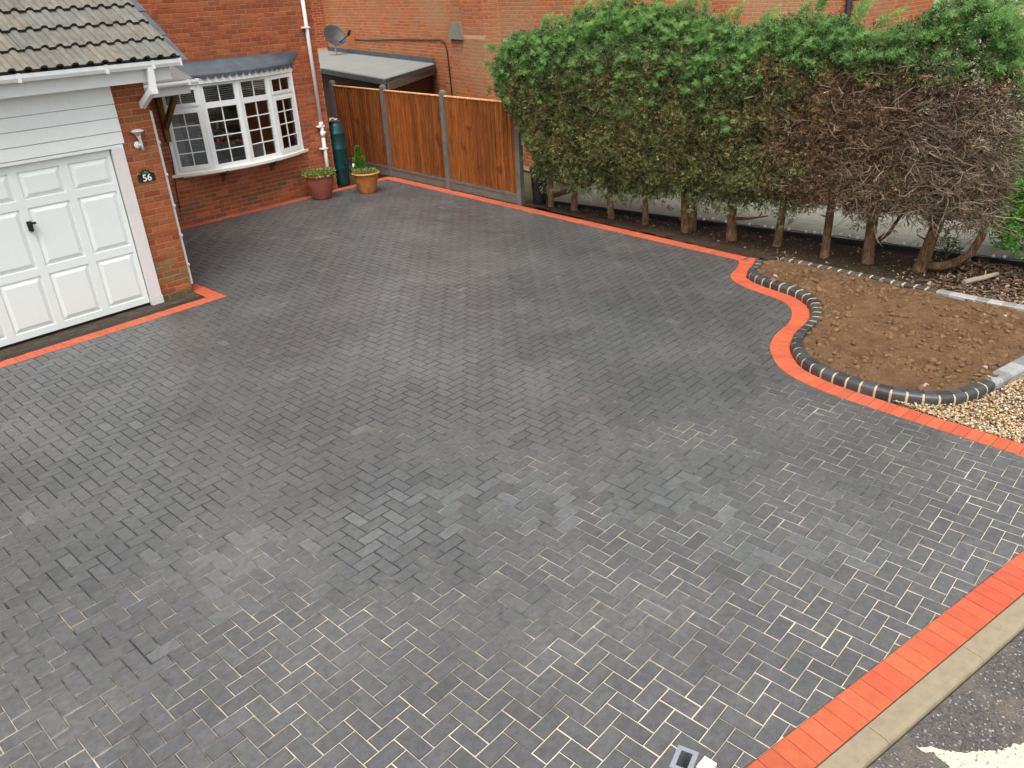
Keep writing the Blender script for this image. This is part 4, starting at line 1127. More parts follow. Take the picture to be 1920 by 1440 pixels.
# aluminium ladder whose top end shows at the bottom of the view
lad = empty('ladder', (1.25, .35, 0)); tag(lad, 'top end of an aluminium ladder at the bottom edge by the red border', 'ladder')
def hollow(mb, a, b, w, h, wall):
    a = Vector(a); b = Vector(b); d = (b - a).normalized(); r = Vector((1, .25, 0)).normalized(); u = r.cross(d).normalized(); r = d.cross(u).normalized()
    P = []
    for q in (a, b):
        for k in (1.0, 0.0):
            for i, j in ((-1, -1), (1, -1), (1, 1), (-1, 1)): P.append(q + r * (i * (w / 2 - (1 - k) * wall)) + u * (j * (h / 2 - (1 - k) * wall)))
    Fc = []
    for i in range(4):
        j = (i + 1) % 4
        Fc += [(i, j, 8 + j, 8 + i), (4 + j, 4 + i, 12 + i, 12 + j), (8 + i, 8 + j, 12 + j, 12 + i)]
    mb.add(P, Fc)
def at_(u, v, z):
    d = CR * ((u - 960) / F_PX) + CD * ((v - 720) / F_PX) + CF; t_ = (z - CAM_H) / d[2]; return Vector((d[0] * t_, d[1] * t_, z))
p1 = at_(1283, 1424, 1.95); p2 = at_(1325, 1434, 1.95); lo = Vector((1.25, .35, 0))
m = MB(); hollow(m, p1 - lo + Vector((-.06, -.05, -1.95)), p1 - lo, .066, .048, .011); m.build('stile', M_METAL, lad)
m = MB(); m.bar(p2 - lo + Vector((-.06, -.05, -1.95)), p2 - lo, .036, .03); m.build('inner_stile', m_simple('white_cap', (.75, .74, .68), .4, .05), lad)
off = Vector((-.36, -.05, 0))
m = MB(); hollow(m, p1 - lo + off + Vector((-.06, -.05, -1.95)), p1 - lo + off + Vector((-.03, -.02, -.2)), .055, .03, .004); m.build('stile', M_METAL, lad)
for k in range(6):
    z = .25 + k * .26; f = z / 1.95; c = p1 - lo + Vector((-.06, -.05, -1.95)) * (1 - f)
    m = MB(); m.tube([c, c + off], .015, 8); m.build('rung', M_METAL, lad, True)

# ------------------------------------------------------------------ neighbour's house
WU = Vector((.292, .956, 0)).normalized(); WB = Vector((14.2, 15.75, 0)); WN = Vector((-WU.y, WU.x, 0))   # WN faces the drive
def wp(t): return WB + WU * t
nh = empty('brick_house', (14.2, 15.75, 0)); tag(nh, "orange brick neighbouring house behind the fence and the hedge", 'house')
no = Vector((14.2, 15.75, 0))
def npart(name, mb, mat, smooth=False, par=None):
    o = mb.build(name, mat, par or nh, smooth)
    if par is None: o.location = -no
    return o
c0, c1 = wp(11), wp(-6.5)
ret = Vector((15.5, 8.57, 0)); cc = Vector((15.5, 6.02, 0)); dd = Vector((19.6, 6.02, 0))
core = MB()
def core_wall(a, b, z1=5.6, th=.25):
    a = Vector(a); b = Vector(b); u = (b - a).normalized(); n = Vector((u.y, -u.x, 0)); P = []
    for z in (-.1, z1):
        for q in (a, b, b - n * th, a - n * th): P.append((q.x, q.y, z))
    core.add(P, [(0, 1, 5, 4), (1, 2, 6, 5), (2, 3, 7, 6), (3, 0, 4, 7), (4, 5, 6, 7)])
for a_, b_ in ((c0, c1), (c1, ret), (ret, cc), (cc, dd)):
    core = MB(); core_wall(a_, b_); npart('wall', core, M_MORTAR2)
def ntint(c, col):
    f = mnoise.noise(Vector((c.x * .45, c.y * .45, c.z * .6)))
    if f > .0: k = min(1, f * 2.2); col = tuple(x * (1 - k) + y * k for x, y in zip(col, (.40, .22, .115)))
    return col
rest = MB(); nb = []
for a, b in ((c0, c1), (c1, ret), (ret, cc), (cc, dd)):
    nb += brick_wall((a.x, a.y), (b.x, b.y), 0, 4.05, 'neighbour', (), 0, ntint)
for c, u, n, L, col in nb: one_brick(rest, c - no, u, n, L, .065, col, .0045)
tag(rest.build('brickwork', m_brick('attr', 'neighbour_'), nh), kind='stuff')
# chimney breast with a sloped offset
T0, T1 = -1.75, -3.35
m = MB()
def nbox(mb, t0, t1, d0, d1, z0, z1):
    P = []
    for z in (z0, z1):
        for t_, d_ in ((t0, d0), (t1, d0), (t1, d1), (t0, d1)): q = wp(t_) + WN * d_; P.append((q.x, q.y, z))
    mb.add(P, [(0, 1, 2, 3), (7, 6, 5, 4), (0, 4, 5, 1), (1, 5, 6, 2), (2, 6, 7, 3), (3, 7, 4, 0)])
nbox(m, T0, T1, .0, .40, -.1, 2.62); npart('chimney_breast', m, M_MORTAR2); m = MB(); nbox(m, T0 - .62, T1, .0, .40, 2.62, 5.6); npart('chimney_breast', m, M_MORTAR2)
cbk = MB()
def cb(t0, t1, z0, z1):
    a = wp(t0) + WN * .40; b = wp(t1) + WN * .40
    for c, u, n, L, col in brick_wall((a.x, a.y), (b.x, b.y), z0, z1, 'neighbour', (), .06, ntint): one_brick(cbk, c - no, u, n, L, .065, col, .0045)
cb(T0, T1, 0, 2.62); cb(T0 - .62, T1, 2.62, 4.05)
def cbr(t0, z0, z1, flip=False, d=.40):
    a = wp(t0); b = wp(t0) + WN * d
    if flip: a, b = b, a
    for c, u, n, L, col in brick_wall((a.x, a.y), (b.x, b.y), z0, z1, 'neighbour', (), .0, ntint): one_brick(cbk, c - no, u, n, L, .065, col, .0045)
cbr(T1, 0, 4.05, True); cbr(T0, 0, 2.62); cbr(T0 - .62, 2.62, 4.05)
tag(cbk.build('chimney_brickwork', bpy.data.materials['brick_neighbour_attr'], nh), kind='stuff')
m = MB(); P = []
for t_, d_, z in ((T0 + .04, .42, 2.52), (T0 - .64, .42, 2.52), (T0 - .60, .405, 2.86), (T0 - .14, .405, 2.86)):
    q = wp(t_) + WN * d_; P.append((q.x, q.y, z))
P2 = [(p[0] + WN.x * .05, p[1] + WN.y * .05, p[2]) for p in P]
m.add(P + P2, [(4, 5, 6, 7), (0, 1, 5, 4), (1, 2, 6, 5), (2, 3, 7, 6), (3, 0, 4, 7)]); npart('offset_slab', m, M_SLAB)
m = MB(); m.tube([cc + Vector((-.07, .12, 5.0)), cc + Vector((-.07, .12, 0))], .055, 10); npart('downpipe', m, M_DARK, True)
# flat roofed lean-to
A = (11.22, 14.12); B = (14.14, 15.74); q3 = wp(9.5); Cc = (q3.x, q3.y); q4 = Vector((A[0], A[1], 0)) + WU * 9.8; Dd = (q4.x, q4.y)
fr = MB(); fr.prism([A, B, Cc, Dd], 1.80, 1.90, (1, 1, 1), .03, .02, True); npart('flat_roof', fr, M_FELT)
def inset_line(k): return [(A[0] + .16 * k, A[1] + .12 * k), (B[0] - .0, B[1] + .14 * k), Cc, (Dd[0] + .17 * k, Dd[1])]
fe = MB(); 
for p, q in ((Dd, A), (A, B)): fe.bar((p[0], p[1], 1.825), (q[0], q[1], 1.825), .05, .11)
npart('roof_edge', fe, M_FELTEDGE)
m = MB(); qa = Vector((B[0], B[1], 0)) + WN * .03
m.bar((qa.x, qa.y, 1.96), (wp(9.5).x + WN.x * .03, wp(9.5).y + WN.y * .03, 1.96), .03, .12); npart('roof_flashing', m, M_LEAD)
il = inset_line(1); m = MB(); m.prism(il, -.1, 1.78, (1, 1, 1)); npart('lean_to_wall', m, M_CLAD)
m = MB(); m.bar((A[0] + .10, A[1] + .03, 1.72), (B[0], B[1] + .05, 1.72), .06, .15); npart('fascia', m, m_simple('weathered_fascia', (.14, .11, .085), .9, .3, 8))
# rear part visible by our downpipe: low brick return with a gutter
m = MB(); a_ = wp(8.6) + WN * 1.0; 
nbox(m, 8.2, 10.8, .0, .9, 1.9, 5.0); npart('rear_wing', m, M_MORTAR2)
rb = MB(); a = wp(10.8) + WN * .9; b = wp(8.2) + WN * .9
for c, u, n, L, col in brick_wall((b.x, b.y), (wp(8.2).x, wp(8.2).y), 2.0, 4.0, 'house'): one_brick(rb, c - no, u, n, L, .065, col, .0045)
for c, u, n, L, col in brick_wall((a.x, a.y), (b.x, b.y), 2.0, 4.0, 'house'): one_brick(rb, c - no, u, n, L, .065, col, .0045)
tag(rb.build('wing_brickwork', bpy.data.materials['brick_neighbour_attr'], nh), kind='stuff')
m = MB(); p = wp(8.35) + WN * .97; m.tube([(p.x, p.y, 4.5), (p.x, p.y, 2.62), (p.x, p.y, 2.5)], .05, 8); q = wp(10.8) + WN * .97; m.tube([(p.x, p.y, 2.58), (q.x, q.y, 2.6)], .05, 8); npart('downpipe', m, M_DARK, True)

# satellite dish
dp = wp(5.9) + WN * .55; t = empty('satellite_dish', (dp.x, dp.y, 1.9)); tag(t, 'dark grey satellite dish on the flat roof against the brick wall', 'satellite dish')
m = MB(); prof = [(.001, 0), (.12, .012), (.24, .04), (.335, .08), (.34, .088), (.33, .088), (.24, .05), (.12, .022), (.001, .01)]; m.lathe(prof, 28); o = m.build('dish', M_DISH, t, True, (0, 0, .50))
face = (CR * .50 - CF * .78 + np.array([0, 0, .25])); face = Vector(face).normalized(); o.rotation_euler = face.to_track_quat('Z', 'Y').to_euler()
e = Vector((0, 0, .50)) + Vector(CR) * .50 - Vector(CF) * .22 + Vector((0, 0, -.02)); m = MB(); m.tube([Vector((0, 0, .24)), e], .016, 6); m.build('arm', M_DARK, t)
m = MB(); m.tube([e - face * .05 + Vector((0, 0, .02)), e + face * .09 + Vector((0, 0, .05))], .045, 10); m.build('receiver', M_DARK, t)
m = MB(); m.tube([(0, 0, 0), (0, 0, .40)], .022, 8); m.box(-.14, .14, -.14, .14, 0, .02); m.build('mount', M_METAL, t)
# cable from the dish along the wall
def wq(t_, z, d=.02): q = wp(t_) + WN * d; return (q.x, q.y, z)
m = MB(); m.tube([wq(5.6, 2.30), wq(4.2, 2.31), wq(3.0, 2.36), wq(1.5, 2.40), wq(.3, 2.42), wq(-.35, 2.44), wq(-.62, 2.38), wq(-.72, 2.22), wq(-.76, 1.8), wq(-.80, 1.2)], .016, 6); tag(m.build('cable', M_DARK), 'black cable running along the neighbouring brick wall and down', 'cable')

# cream boarded gable beyond
gb = empty('boarded_house', (19.7, 3.6, 0)); tag(gb, 'cream boarded gable with white bargeboard behind the end of the hedge', 'house')
go = Vector((19.7, 3.6, 0)); PKY, PKZ = 5.3, 3.95
m = MB(); m.add([(0.02, 6.2 - 3.6, -.1), (0.02, .2 - 3.6, -.1), (0.02, .2 - 3.6, 1.2), (0.02, PKY - 3.6, PKZ + .3), (0.02, 6.2 - 3.6, PKZ), (5, 6.2 - 3.6, -.1), (5, .2 - 3.6, -.1), (5, .2 - 3.6, 1.2), (5, PKY - 3.6, PKZ + .3), (5, 6.2 - 3.6, PKZ)], [(0, 1, 2, 3, 4), (1, 6, 7, 2), (0, 4, 9, 5)]); m.build('wall', M_CREAMW, gb)
z = .8
while z < 4.0:
    yr = PKY - max(0, (z - 1.2)) * 0 
    ylo = .2 if z < 1.2 else PKY - (PKZ + .3 - z) * (PKY - .2) / (PKZ - .9)
    m = MB(); m.add([(-.018, 6.2 - 3.6, z), (-.018, ylo - 3.6, z), (0, ylo - 3.6, z + .146), (0, 6.2 - 3.6, z + .146), (.018, 6.2 - 3.6, z), (.018, ylo - 3.6, z)], [(0, 1, 2, 3), (0, 4, 5, 1)]); m.build('weatherboard', M_CREAMW, gb); z += .15
slope_d = Vector((0, .2 - PKY, 1.2 - PKZ - .3)); m = MB()
a_ = Vector((-.06, PKY - 3.6, PKZ + .38)); b_ = a_ + slope_d * 1.0; m.bar(a_, b_, .12, .20, up=(0, 0, 1)); m.build('bargeboard', M_UPVC, gb)
m = MB(); P = [a_ + Vector((-.05, 0, .12)), b_ + Vector((-.05, 0, .12)), b_ + Vector((5, 0, .12)), a_ + Vector((5, 0, .12))]; m.add(P + [p - Vector((0, 0, .05)) for p in P], [(0, 1, 2, 3), (7, 6, 5, 4), (0, 4, 5, 1), (1, 5, 6, 2), (2, 6, 7, 3), (3, 7, 4, 0)]); m.build('roof', M_SLATE, gb)

# ------------------------------------------------------------------ conifer hedge: ten trees in a row, each with its own trunk and crown
TR = [(10.55, 9.00, .075, 'leftmost'), (10.60, 8.52, .085, ''), (10.55, 7.70, .080, ''), (10.52, 7.00, .070, ''), (10.52, 6.26, .100, ''), (10.52, 5.48, .105, ''), (10.60, 4.80, .085, ''), (10.50, 4.06, .085, ''), (10.55, 3.50, .11, ''), (10.62, 2.86, .12, '')]
TLAB = ['green hedge conifer beside the last fence post, nearest the bin', 'second hedge conifer from the fence, with a low side branch', 'third hedge conifer from the fence end of the row', 'fourth hedge conifer from the fence, on a thin straight trunk',
        'fifth hedge conifer from the fence, on a stout two-stemmed trunk', 'sixth hedge conifer from the fence, with an outstretched low limb', 'seventh hedge conifer from the fence, where browning begins', 'hedge conifer with browned front on slim trunk behind the bed tip',
        'half dead hedge conifer on thick bare trunk behind the soil bed', 'mostly dead twiggy conifer at the right end with a curving side limb']
def unit(a): return a / (np.linalg.norm(a, axis=-1, keepdims=True) + 1e-9)
def sprays(P, Dr, Lg, cols, nl=6, wid=.30, up=None, twist=1.0):
    """flat fern-like sprays: P base, Dr axis, Lg length; returns (V, C)"""
    n = len(P); Dr = unit(Dr); rnd = NR.normal(size=(n, 3)); S = unit(np.cross(Dr, rnd)); N_ = np.cross(Dr, S)
    Vs = []; Cs = []
    for k in range(nl):
        f = (k + .3) / nl; sg = 1 if k % 2 else -1
        base = P + Dr * (Lg * f * .75)[:, None]
        if k == nl - 1: d = Dr + NR.normal(0, .12, (n, 3))
        else: d = Dr * .75 + S * (sg * .75) + N_ * .15 + NR.normal(0, .22, (n, 3)) + np.array([0, 0, -.12])
        d = unit(d); ln = Lg * (.55 - .22 * f) * NR.uniform(.75, 1.25, n); w = unit(np.cross(d, N_ + NR.normal(0, .5, (n, 3)))) * (ln * wid * .5)[:, None]
        tip = base + d * ln[:, None]; mid = base + d * (ln * .5)[:, None]
        Vs.append(np.stack([base, mid + w, tip, mid - w], 1)); Cs.append(cols * NR.uniform(.82, 1.2, (n, 1)))
    return np.concatenate(Vs).reshape(-1, 3), np.concatenate(Cs)
def crown_x_front(y, z):
    b = 10.06 + .06 * mnoise.noise(Vector((0, y * 1.4, z * 1.6))) + .07 * mnoise.noise(Vector((4, y * 4.2, z * 4.8))) + .03 * mnoise.noise(Vector((9, y * 10, z * 11)))
    if z < 1.15: b += (1.15 - z) ** 2 * .6
    if z > 2.45: b += (z - 2.45) * .45
    return b
TOPS = [(10.2, 2.45), (9.7, 2.66), (9.2, 2.74), (8.7, 2.78), (8.2, 2.98), (7.7, 3.10), (6.9, 3.08), (6.4, 3.0), (6.0, 2.92), (5.6, 2.74), (5.2, 2.80), (4.7, 2.94), (4.15, 2.88), (3.75, 2.62), (3.3, 2.85), (2.9, 3.10), (2.6, 3.10), (2.3, 2.72), (1.8, 2.5)]
_ty = [p[0] for p in TOPS][::-1]; _tz = [p[1] for p in TOPS][::-1]
def crown_top(y): return float(np.interp(y, _ty, _tz)) + .12 + .05 * mnoise.noise(Vector((y * 3.1, 2, 0)))
def crown_bot(y):
    return .74 + .16 * mnoise.noise(Vector((y * 2.1, 7, 0))) - (.10 if 6.6 < y < 8.6 else 0) + (.03 if y < 5 else 0)
def y_end(z):
    """far end of the row: bulging at head height, tucked in low down"""
    return float(np.interp(z, [.6, 1.0, 1.4, 1.9, 2.3, 2.7, 3.0], [9.05, 9.2, 9.45, 9.85, 9.95, 9.75, 9.4]))
def deadness(y, z):
    """0 live .. 1 bare: the dead patch on the right end of the row"""
    n = .55 * mnoise.noise(Vector((y * 1.1, z * 1.4, 3))) + .25 * mnoise.noise(Vector((y * 3.1, z * 3.1, 6)))
    e = min((5.0 - y) / 1.1, (2.48 - z) / .30, 1.0)
    d = e + n
    if y < 2.3: d -= (2.3 - y) * 3
    return max(0., min(1., d))
YB = [10.0] + [(a[1] + b[1]) / 2 for a, b in zip(TR[:-1], TR[1:])] + [2.10]
for ti, (tx, ty, tr, _) in enumerate(TR):
    tr *= .68
    ya, yb = YB[ti + 1], YB[ti]; org = np.array([tx, ty, 0])
    t = empty('hedge_conifer', (tx, ty, 0)); tag(t, TLAB[ti], 'tree', 'row of hedge conifers')
    lx, ly = R.gauss(0, .03), R.gauss(0, .03)
    if ti == 9: ly = -.16
    m = MB(); m.tube([(0, 0, -.08), (0, 0, .02), (lx * .3, ly * .3, .3), (lx * .7, ly * .7, .7), (lx, ly, 1.1), (lx * .6, ly * .5, 1.9), (lx * .5, ly * .3, 2.6)], [tr * 1.3, tr * 1.1, tr * .92, tr * .88, tr * .8, tr * .5, tr * .2], 14)
    if ti == 4: m.tube([(.02, -.10, -.05), (.03, -.11, .4), (.04, -.10, 1.0)], [.06, .05, .04], 9)
    for q in range(len(m.v)):
        x, y, z = m.v[q]; k = 1 + .16 * mnoise.noise(Vector((x * 22 + ti, y * 22, z * 5))); m.v[q] = (x * k, y * k, z)
    for k in range(5):
        z = R.uniform(.12, .75); a = R.uniform(1.6, 4.7); m.tube([(0, 0, z), (math.cos(a) * (tr + R.uniform(.02, .10)), math.sin(a) * (tr + R.uniform(.02, .10)), z + R.uniform(.0, .06))], [.014, .007], 6)
    m.build('trunk', M_TREEBARK, t, True)
    m = MB()
    for k in range(9):
        z = .75 + k * .2; a = R.uniform(0, 6.28); e = np.array([.32 * math.cos(a), .45 * math.sin(a)]); m.tube([(0, 0, z), (e[0] * .5, e[1] * .5, z + .10), (e[0], e[1], z + .26)], [.028, .018, .006], 6)
    if ti in (1, 2, 5): m.tube([(0, 0, .5 if ti != 5 else .32), (-.05, -.25, .42 if ti != 5 else .36), (-.02, -.55, .62 if ti != 5 else .44)], [.03, .022, .008], 6)
    if ti == 9: m.tube([(.0, -.05, .07), (.02, -.22, .09), (.05, -.38, .16), (.10, -.52, .30), (.14, -.58, .50), (.16, -.60, .85), (.10, -.56, 1.3)], [.06, .058, .055, .05, .048, .042, .02], 9)
    if ti == 8: m.tube([(.05, -.02, .25), (.08, -.18, .42), (.15, -.30, .70)], [.035, .03, .015], 7)
    m.build('limb', M_TREEBARK, t, True)
    # ---- crown
    P = []; Dr = []; Lg = []; C = []
    wy = yb - ya; kd = wy / .72
    def put(p, d, l, c): P.append(p); Dr.append(d); Lg.append(l); C.append(c)
    for k in range(int(6800 * kd)):
        y = R.uniform(ya - .03, yb + .03); zb = crown_bot(y); zt = crown_top(y); z = zb + (zt - zb) * R.random()
        ye = y_end(z)
        if y > ye: continue
        dead = deadness(y, z)
        if R.random() < min(1, dead * 1.25): continue
        x = crown_x_front(y, z) + R.random() ** 2.2 * .30 + max(0, y - ye + .35) ** 2 * 2.2 + max(0, 2.5 - y) ** 2 * 2
        d = np.array([-.55, R.gauss(-.05, .6), R.gauss(.30, .55)])
        if y > ye - .4: d[1] += .8
        if y < 2.6: d[1] -= .8
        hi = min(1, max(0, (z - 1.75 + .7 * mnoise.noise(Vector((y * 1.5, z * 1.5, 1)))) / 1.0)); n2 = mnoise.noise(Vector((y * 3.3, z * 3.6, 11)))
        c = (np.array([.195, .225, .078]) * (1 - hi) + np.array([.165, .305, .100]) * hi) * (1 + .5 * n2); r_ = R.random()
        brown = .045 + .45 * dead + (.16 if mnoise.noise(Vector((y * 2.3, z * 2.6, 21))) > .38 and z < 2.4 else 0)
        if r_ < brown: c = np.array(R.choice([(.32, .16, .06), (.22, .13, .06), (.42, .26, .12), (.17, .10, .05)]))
        elif r_ < brown + .12: c = c * np.array([1.9, 1.7, 1.8])  # some sprays brightened as painted leaf highlights
        elif r_ > .68: c = c * .26  # others darkened to paint the shade of deep gaps
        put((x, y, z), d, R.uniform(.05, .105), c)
    front = (P, Dr, Lg, C); P, Dr, Lg, C = [], [], [], []
    # feathery plumes of new growth, leaning to the right
    def plume(p, ax, L, lime):
        p = np.array(p); ax = unit(np.array(ax, float)); n = int(L / .020) + 3
        for q in range(n):
            f = q / n; p = p + ax * (L / n); ax = unit(ax + np.array([-.01, -.035, -.03 * f]))
            for r_ in (0, 1):
                dd = ax * 1.0 + NR.normal(0, .36, 3); put(tuple(p + NR.normal(0, .010, 3)), dd, (.05 + .11 * (1 - f) * (.5 + R.random())) , np.array([.185, .350, .110]) * (.66 + .65 * lime + .6 * f) * np.array([1 + .5 * lime * f, 1, 1]))
    for k in range(int(36 * kd)):
        y = R.uniform(ya, yb); x = R.uniform(10.18, 11.05); zt = crown_top(y)
        if y > y_end(2.5): continue
        plume((x, y, zt - .34 - abs(x - 10.5) * .2), (R.gauss(-.18, .3), R.gauss(-.5, .35), R.uniform(.6, 1.0)), R.uniform(.26, .50), R.random() * .8)
    for k in range(int(30 * kd)):
        y = R.uniform(ya, yb); z = crown_top(y) - .1 - abs(R.gauss(0, .42))
        if deadness(y, z) > .2: continue
        if y > y_end(z): continue
        plume((crown_x_front(y, z) + .08, y, z), (-.75, R.gauss(-.45, .4), R.uniform(.1, .6)), R.uniform(.14, .30), R.random() * .6)
    for k in range(int(3 * kd) + 1):       # thin leaders
        y = R.uniform(ya, yb)
        if y < 9.4: plume((R.uniform(10.3, 10.9), y, crown_top(y) - .05), (R.gauss(0, .15), R.gauss(-.35, .25), 1), R.uniform(.22, .45), .6)
    plm = (P, Dr, Lg, C); P, Dr, Lg, C = front
    for k in range(int(800 * kd)):         # back
        y = R.uniform(ya, yb); z = R.uniform(crown_bot(y), crown_top(y) - .1)
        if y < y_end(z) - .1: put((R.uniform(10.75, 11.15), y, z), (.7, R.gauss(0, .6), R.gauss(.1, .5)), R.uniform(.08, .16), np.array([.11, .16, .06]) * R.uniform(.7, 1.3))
    for k in range(int(420 * kd)):         # underside tufts
        y = R.uniform(ya, yb); z = crown_bot(y) + R.gauss(-.02, .09); x = R.uniform(10.10, 10.9)
        if y > y_end(z) or R.random() < deadness(y, z): continue
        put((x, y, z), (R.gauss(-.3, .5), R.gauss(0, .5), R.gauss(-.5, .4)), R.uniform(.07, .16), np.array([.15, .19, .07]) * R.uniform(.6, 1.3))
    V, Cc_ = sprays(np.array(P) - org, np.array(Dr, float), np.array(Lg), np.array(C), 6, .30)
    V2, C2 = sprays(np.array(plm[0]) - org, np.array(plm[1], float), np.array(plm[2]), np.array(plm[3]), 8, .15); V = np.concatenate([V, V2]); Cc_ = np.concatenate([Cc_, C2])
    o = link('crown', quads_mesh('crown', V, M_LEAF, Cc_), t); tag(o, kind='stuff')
    # ---- twigs inside the crown and bare twigs on the browned front
    m = MB()
    for k in range(170):
        y0 = R.uniform(ya, yb); z0 = R.uniform(crown_bot(y0) + .02, crown_top(y0) - .3); x0 = 10.60 + R.gauss(0, .05)
        if y0 > y_end(z0) - .2: continue
        dd_ = np.array([R.gauss(-.6, .5), R.gauss(0, .7), R.gauss(.25, .3)]); L = R.uniform(.25, .5); c = R.uniform(.5, 1.1)
        pts_ = [np.array([x0, y0, z0]) - org]
        for s in range(3): dd_ = dd_ + np.array([R.gauss(0, .25), R.gauss(0, .25), R.gauss(.05, .2)]); pts_.append(pts_[-1] + dd_ / np.linalg.norm(dd_) * L / 3)
        m.tube(pts_, [.012, .008, .006, .003], 4, (.11 * c, .075 * c, .05 * c), False)
    nd_ = int(1250 * kd) if ti >= 6 else (120 if ti == 5 else 0)
    for k in range(nd_):
        y0 = R.uniform(ya, yb); z0 = R.uniform(crown_bot(y0) - .08, 2.6)
        if R.random() > deadness(y0, z0) + (.0 if ti < 9 else .12): continue
        bare = min(1, max(0, (4.0 - y0) / 1.0))
        xs0 = crown_x_front(y0, z0) + R.uniform(.06, .40); L = R.uniform(.12, .34) + .22 * bare * R.random()
        dd_ = np.array([R.gauss(-.55, .35), R.gauss(-.35, .75), R.gauss(.15, .38)]); p = np.array([xs0, y0, z0]) - org; pts_ = [p]
        for s in range(4): dd_ = unit(dd_ + np.array([R.gauss(-.02, .22), R.gauss(0, .22), R.gauss(.02, .2)])); pts_.append(pts_[-1] + dd_ * L / 4)
        g = R.uniform(.55, 1.5); warm = R.random()
        cdark = (.15 * g, .098 * g, .066 * g) if warm < .65 - .35 * bare else (.25 * g, .20 * g, .145 * g)
        r0 = R.uniform(.003, .0085); m.tube(pts_, [r0, r0 * .85, r0 * .7, r0 * .5, r0 * .3], 4, cdark, False)
        for s in (1, 2, 3):
            if R.random() < .75:
                d2 = unit(dd_ + NR.normal(0, .7, 3)); q = pts_[s]; l2 = R.uniform(.05, .17); m.tube([q, q + d2 * l2 * .5, q + d2 * l2 + NR.normal(0, .01, 3)], [r0 * .55, r0 * .4, r0 * .2], 3, cdark, False)
    o = m.build('twigs', M_TWIG, t); tag(o, kind='stuff')
    # ---- dead brown sprays
    P = []; Dr = []; Lg = []; C = []
    for k in range(int(4600 * kd) if ti >= 5 else 0):
        y = R.uniform(ya, yb); z = R.uniform(crown_bot(y) - .04, 2.66); dd_ = deadness(y, z)
        if R.random() > dd_: continue
        thin = min(1, max(0, (3.9 - y) / 1.1)) * min(1, max(0, (2.4 - z) / .4))
        if R.random() < thin * .84: continue
        top_ = min(1, max(0, (z - 2.2) / .3)); g = R.uniform(.55, 1.35)
        c = np.array([.165, .098, .056]) * (1 - top_) + np.array([.32, .185, .085]) * top_
        if R.random() < .06: c = np.array([.48, .31, .16])
        put((crown_x_front(y, z) + R.random() ** 1.5 * .42, y, z), (R.gauss(-.5, .4), R.gauss(-.3, .7), R.gauss(-.1, .5)), R.uniform(.06, .13), c * g)
    if P:
        V, Cc_ = sprays(np.array(P) - org, np.array(Dr, float), np.array(Lg), np.array(C), 5, .20)
        o = link('dead_foliage', quads_mesh('dead_foliage', V, M_LITTER, Cc_), t); tag(o, kind='stuff')

# bright shrub at the right edge, young foliage
def shrub(name, loc, r, h, n, cols, label, size=.08, stems=7):
    t = empty(name, loc); tag(t, label, 'shrub'); m = MB()
    for k in range(stems):
        a = R.uniform(0, 6.28); m.tube([(0, 0, -.05), (.3 * r * math.cos(a), .3 * r * math.sin(a), h * .4), (.7 * r * math.cos(a), .7 * r * math.sin(a), h * .85)], [.014, .010, .004], 5, (.14, .10, .05))
    m.build('stem', M_TWIG, t)
    V = []; C = []
    P = []; Dr = []; Lg = []; C = []
    for k in range(n):
        a = R.uniform(0, 6.28); z = .22 * h + h * .78 * R.random(); rr = r * (math.sin(math.pi * min(.95, .15 + .8 * z / h)) ** .6) * (R.random() ** .4)
        P.append((rr * math.cos(a), rr * math.sin(a), z)); Dr.append((math.cos(a) * .8 + R.gauss(0, .4), math.sin(a) * .8 + R.gauss(0, .4), R.uniform(-.1, 1))); Lg.append(size * R.uniform(.7, 1.4)); c = np.array(R.choice(cols)); C.append(c * R.uniform(.7, 1.3))
    V, Cs = sprays(np.array(P), np.array(Dr), np.array(Lg), np.array(C), 5, .42); o = link('foliage', quads_mesh('foliage', V, M_LEAF2, Cs), t); tag(o, kind='stuff')
shrub('leafy_shrub', (11.15, 1.72, 0), .48, 1.35, 2200, [(.14, .36, .04), (.10, .28, .04), (.20, .42, .07)], 'bright fresh green shrub at the right edge beyond the hedge', .10)
shrub('leafy_shrub', (11.75, 1.9, 0), .55, 2.2, 2600, [(.11, .24, .07), (.14, .28, .09), (.09, .19, .06)], 'taller soft green shrub behind the dead end of the hedge', .10)
shrub('weed', (11.25, 2.75, 0), .16, .28, 160, [(.05, .11, .04), (.07, .13, .05)], 'low green weed beside the curving limb of the end conifer', .06, 3)
shrub('weed', (7.52, 1.62, soil_h(7.52, 1.62)), .035, .07, 40, [(.12, .18, .05), (.18, .22, .10)], 'tiny green seedling in the soil near the kerb bend', .022, 2)

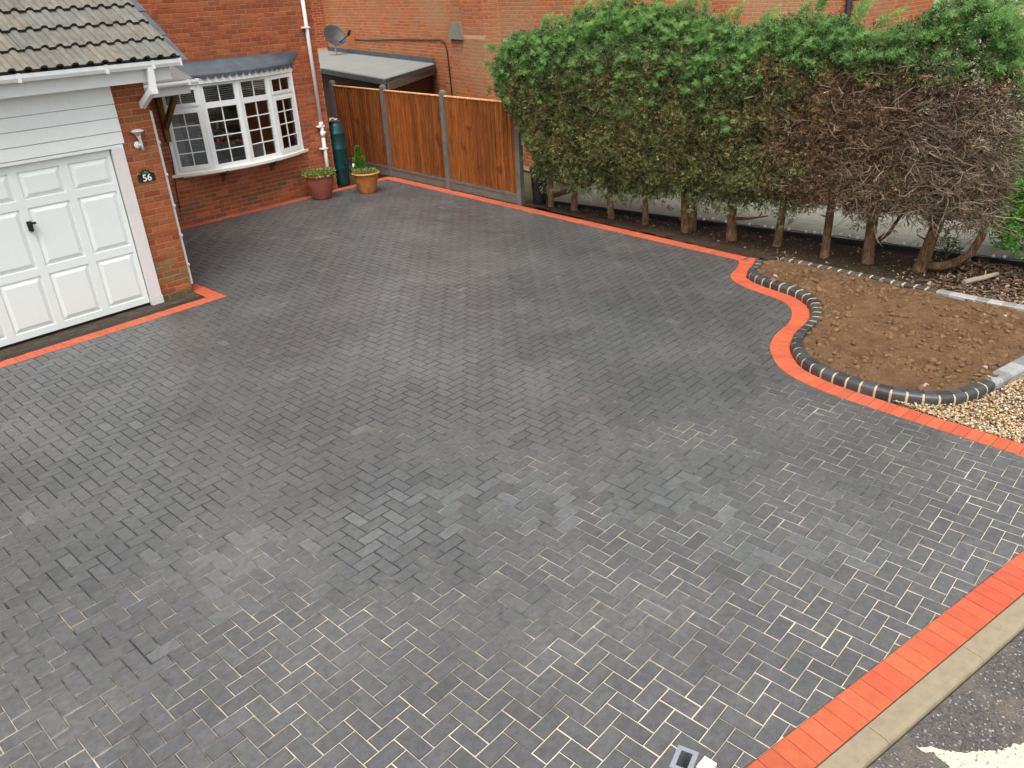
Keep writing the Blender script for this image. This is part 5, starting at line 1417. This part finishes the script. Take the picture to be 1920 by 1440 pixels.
# leaf litter, twigs and a log
P = []; Dr = []; Lg = []; C = []
V = []; C = []
for k in range(6000):
    y = R.uniform(.6, 9.5) if R.random() < .35 else R.uniform(.6, 3.0)
    x = R.uniform(9.9 + (y > 4.4) * .25 + max(0, y - 4.4) * .1, 11.4 - .09 * max(0, y - 2.8)); z = hs_h(x, y) + R.uniform(.004, .03 if y < 2.6 else .012); a = R.uniform(0, 6.28); s = R.uniform(.010, .03) * (1.35 if y < 2.6 else .8)
    ux = np.array([math.cos(a), math.sin(a), R.gauss(0, .35)]) * s; vx = np.array([-math.sin(a), math.cos(a), R.gauss(0, .35)]) * s * R.uniform(.3, .7); p = np.array([x, y, z])
    V += [p - ux, p - vx + [0, 0, .004], p + ux, p + vx]; c = R.choice([(.16, .09, .05), (.24, .16, .10), (.09, .055, .035), (.34, .27, .20), (.05, .035, .025), (.14, .07, .04)]); C.append(c)
tag(link('leaf_litter', quads_mesh('leaf_litter', np.array(V), M_LITTER, np.array(C))), 'fallen brown leaves and debris on the soil under the hedge', 'leaf litter', kind='stuff')
m = MB()
for k in range(170):
    y = R.uniform(.7, 2.5); x = R.uniform(9.95, 11.2); z = hs_h(x, y) + R.uniform(.005, .04); a = R.uniform(0, 6.28); L = R.uniform(.06, .30); c = R.uniform(.6, 1.5)
    m.tube([(x, y, z), (x + math.cos(a) * L / 2, y + math.sin(a) * L / 2, z + .015 + R.gauss(0, .006)), (x + math.cos(a + .3) * L, y + math.sin(a + .3) * L, z)], [.005, .004, .002], 4, (.16 * c, .115 * c, .075 * c), False)
tag(m.build('fallen_twigs', M_TWIG), 'fallen twigs scattered on the soil near the log', 'twigs', kind='stuff')
m = MB(); pts_ = [(10.30, 2.26, .055), (10.42, 2.20, .06), (10.60, 2.11, .062), (10.80, 2.02, .07)]; m.tube(pts_, [.030, .033, .031, .024], 9); m.tube([(10.6, 2.11, .07), (10.68, 2.13, .12)], [.012, .006], 5)
tag(m.build('log', m_simple('dry_log', (.34, .27, .19), .9, .25, 14, .6, 80)), 'short pale cut log lying on the leaf litter behind the bed', 'log')
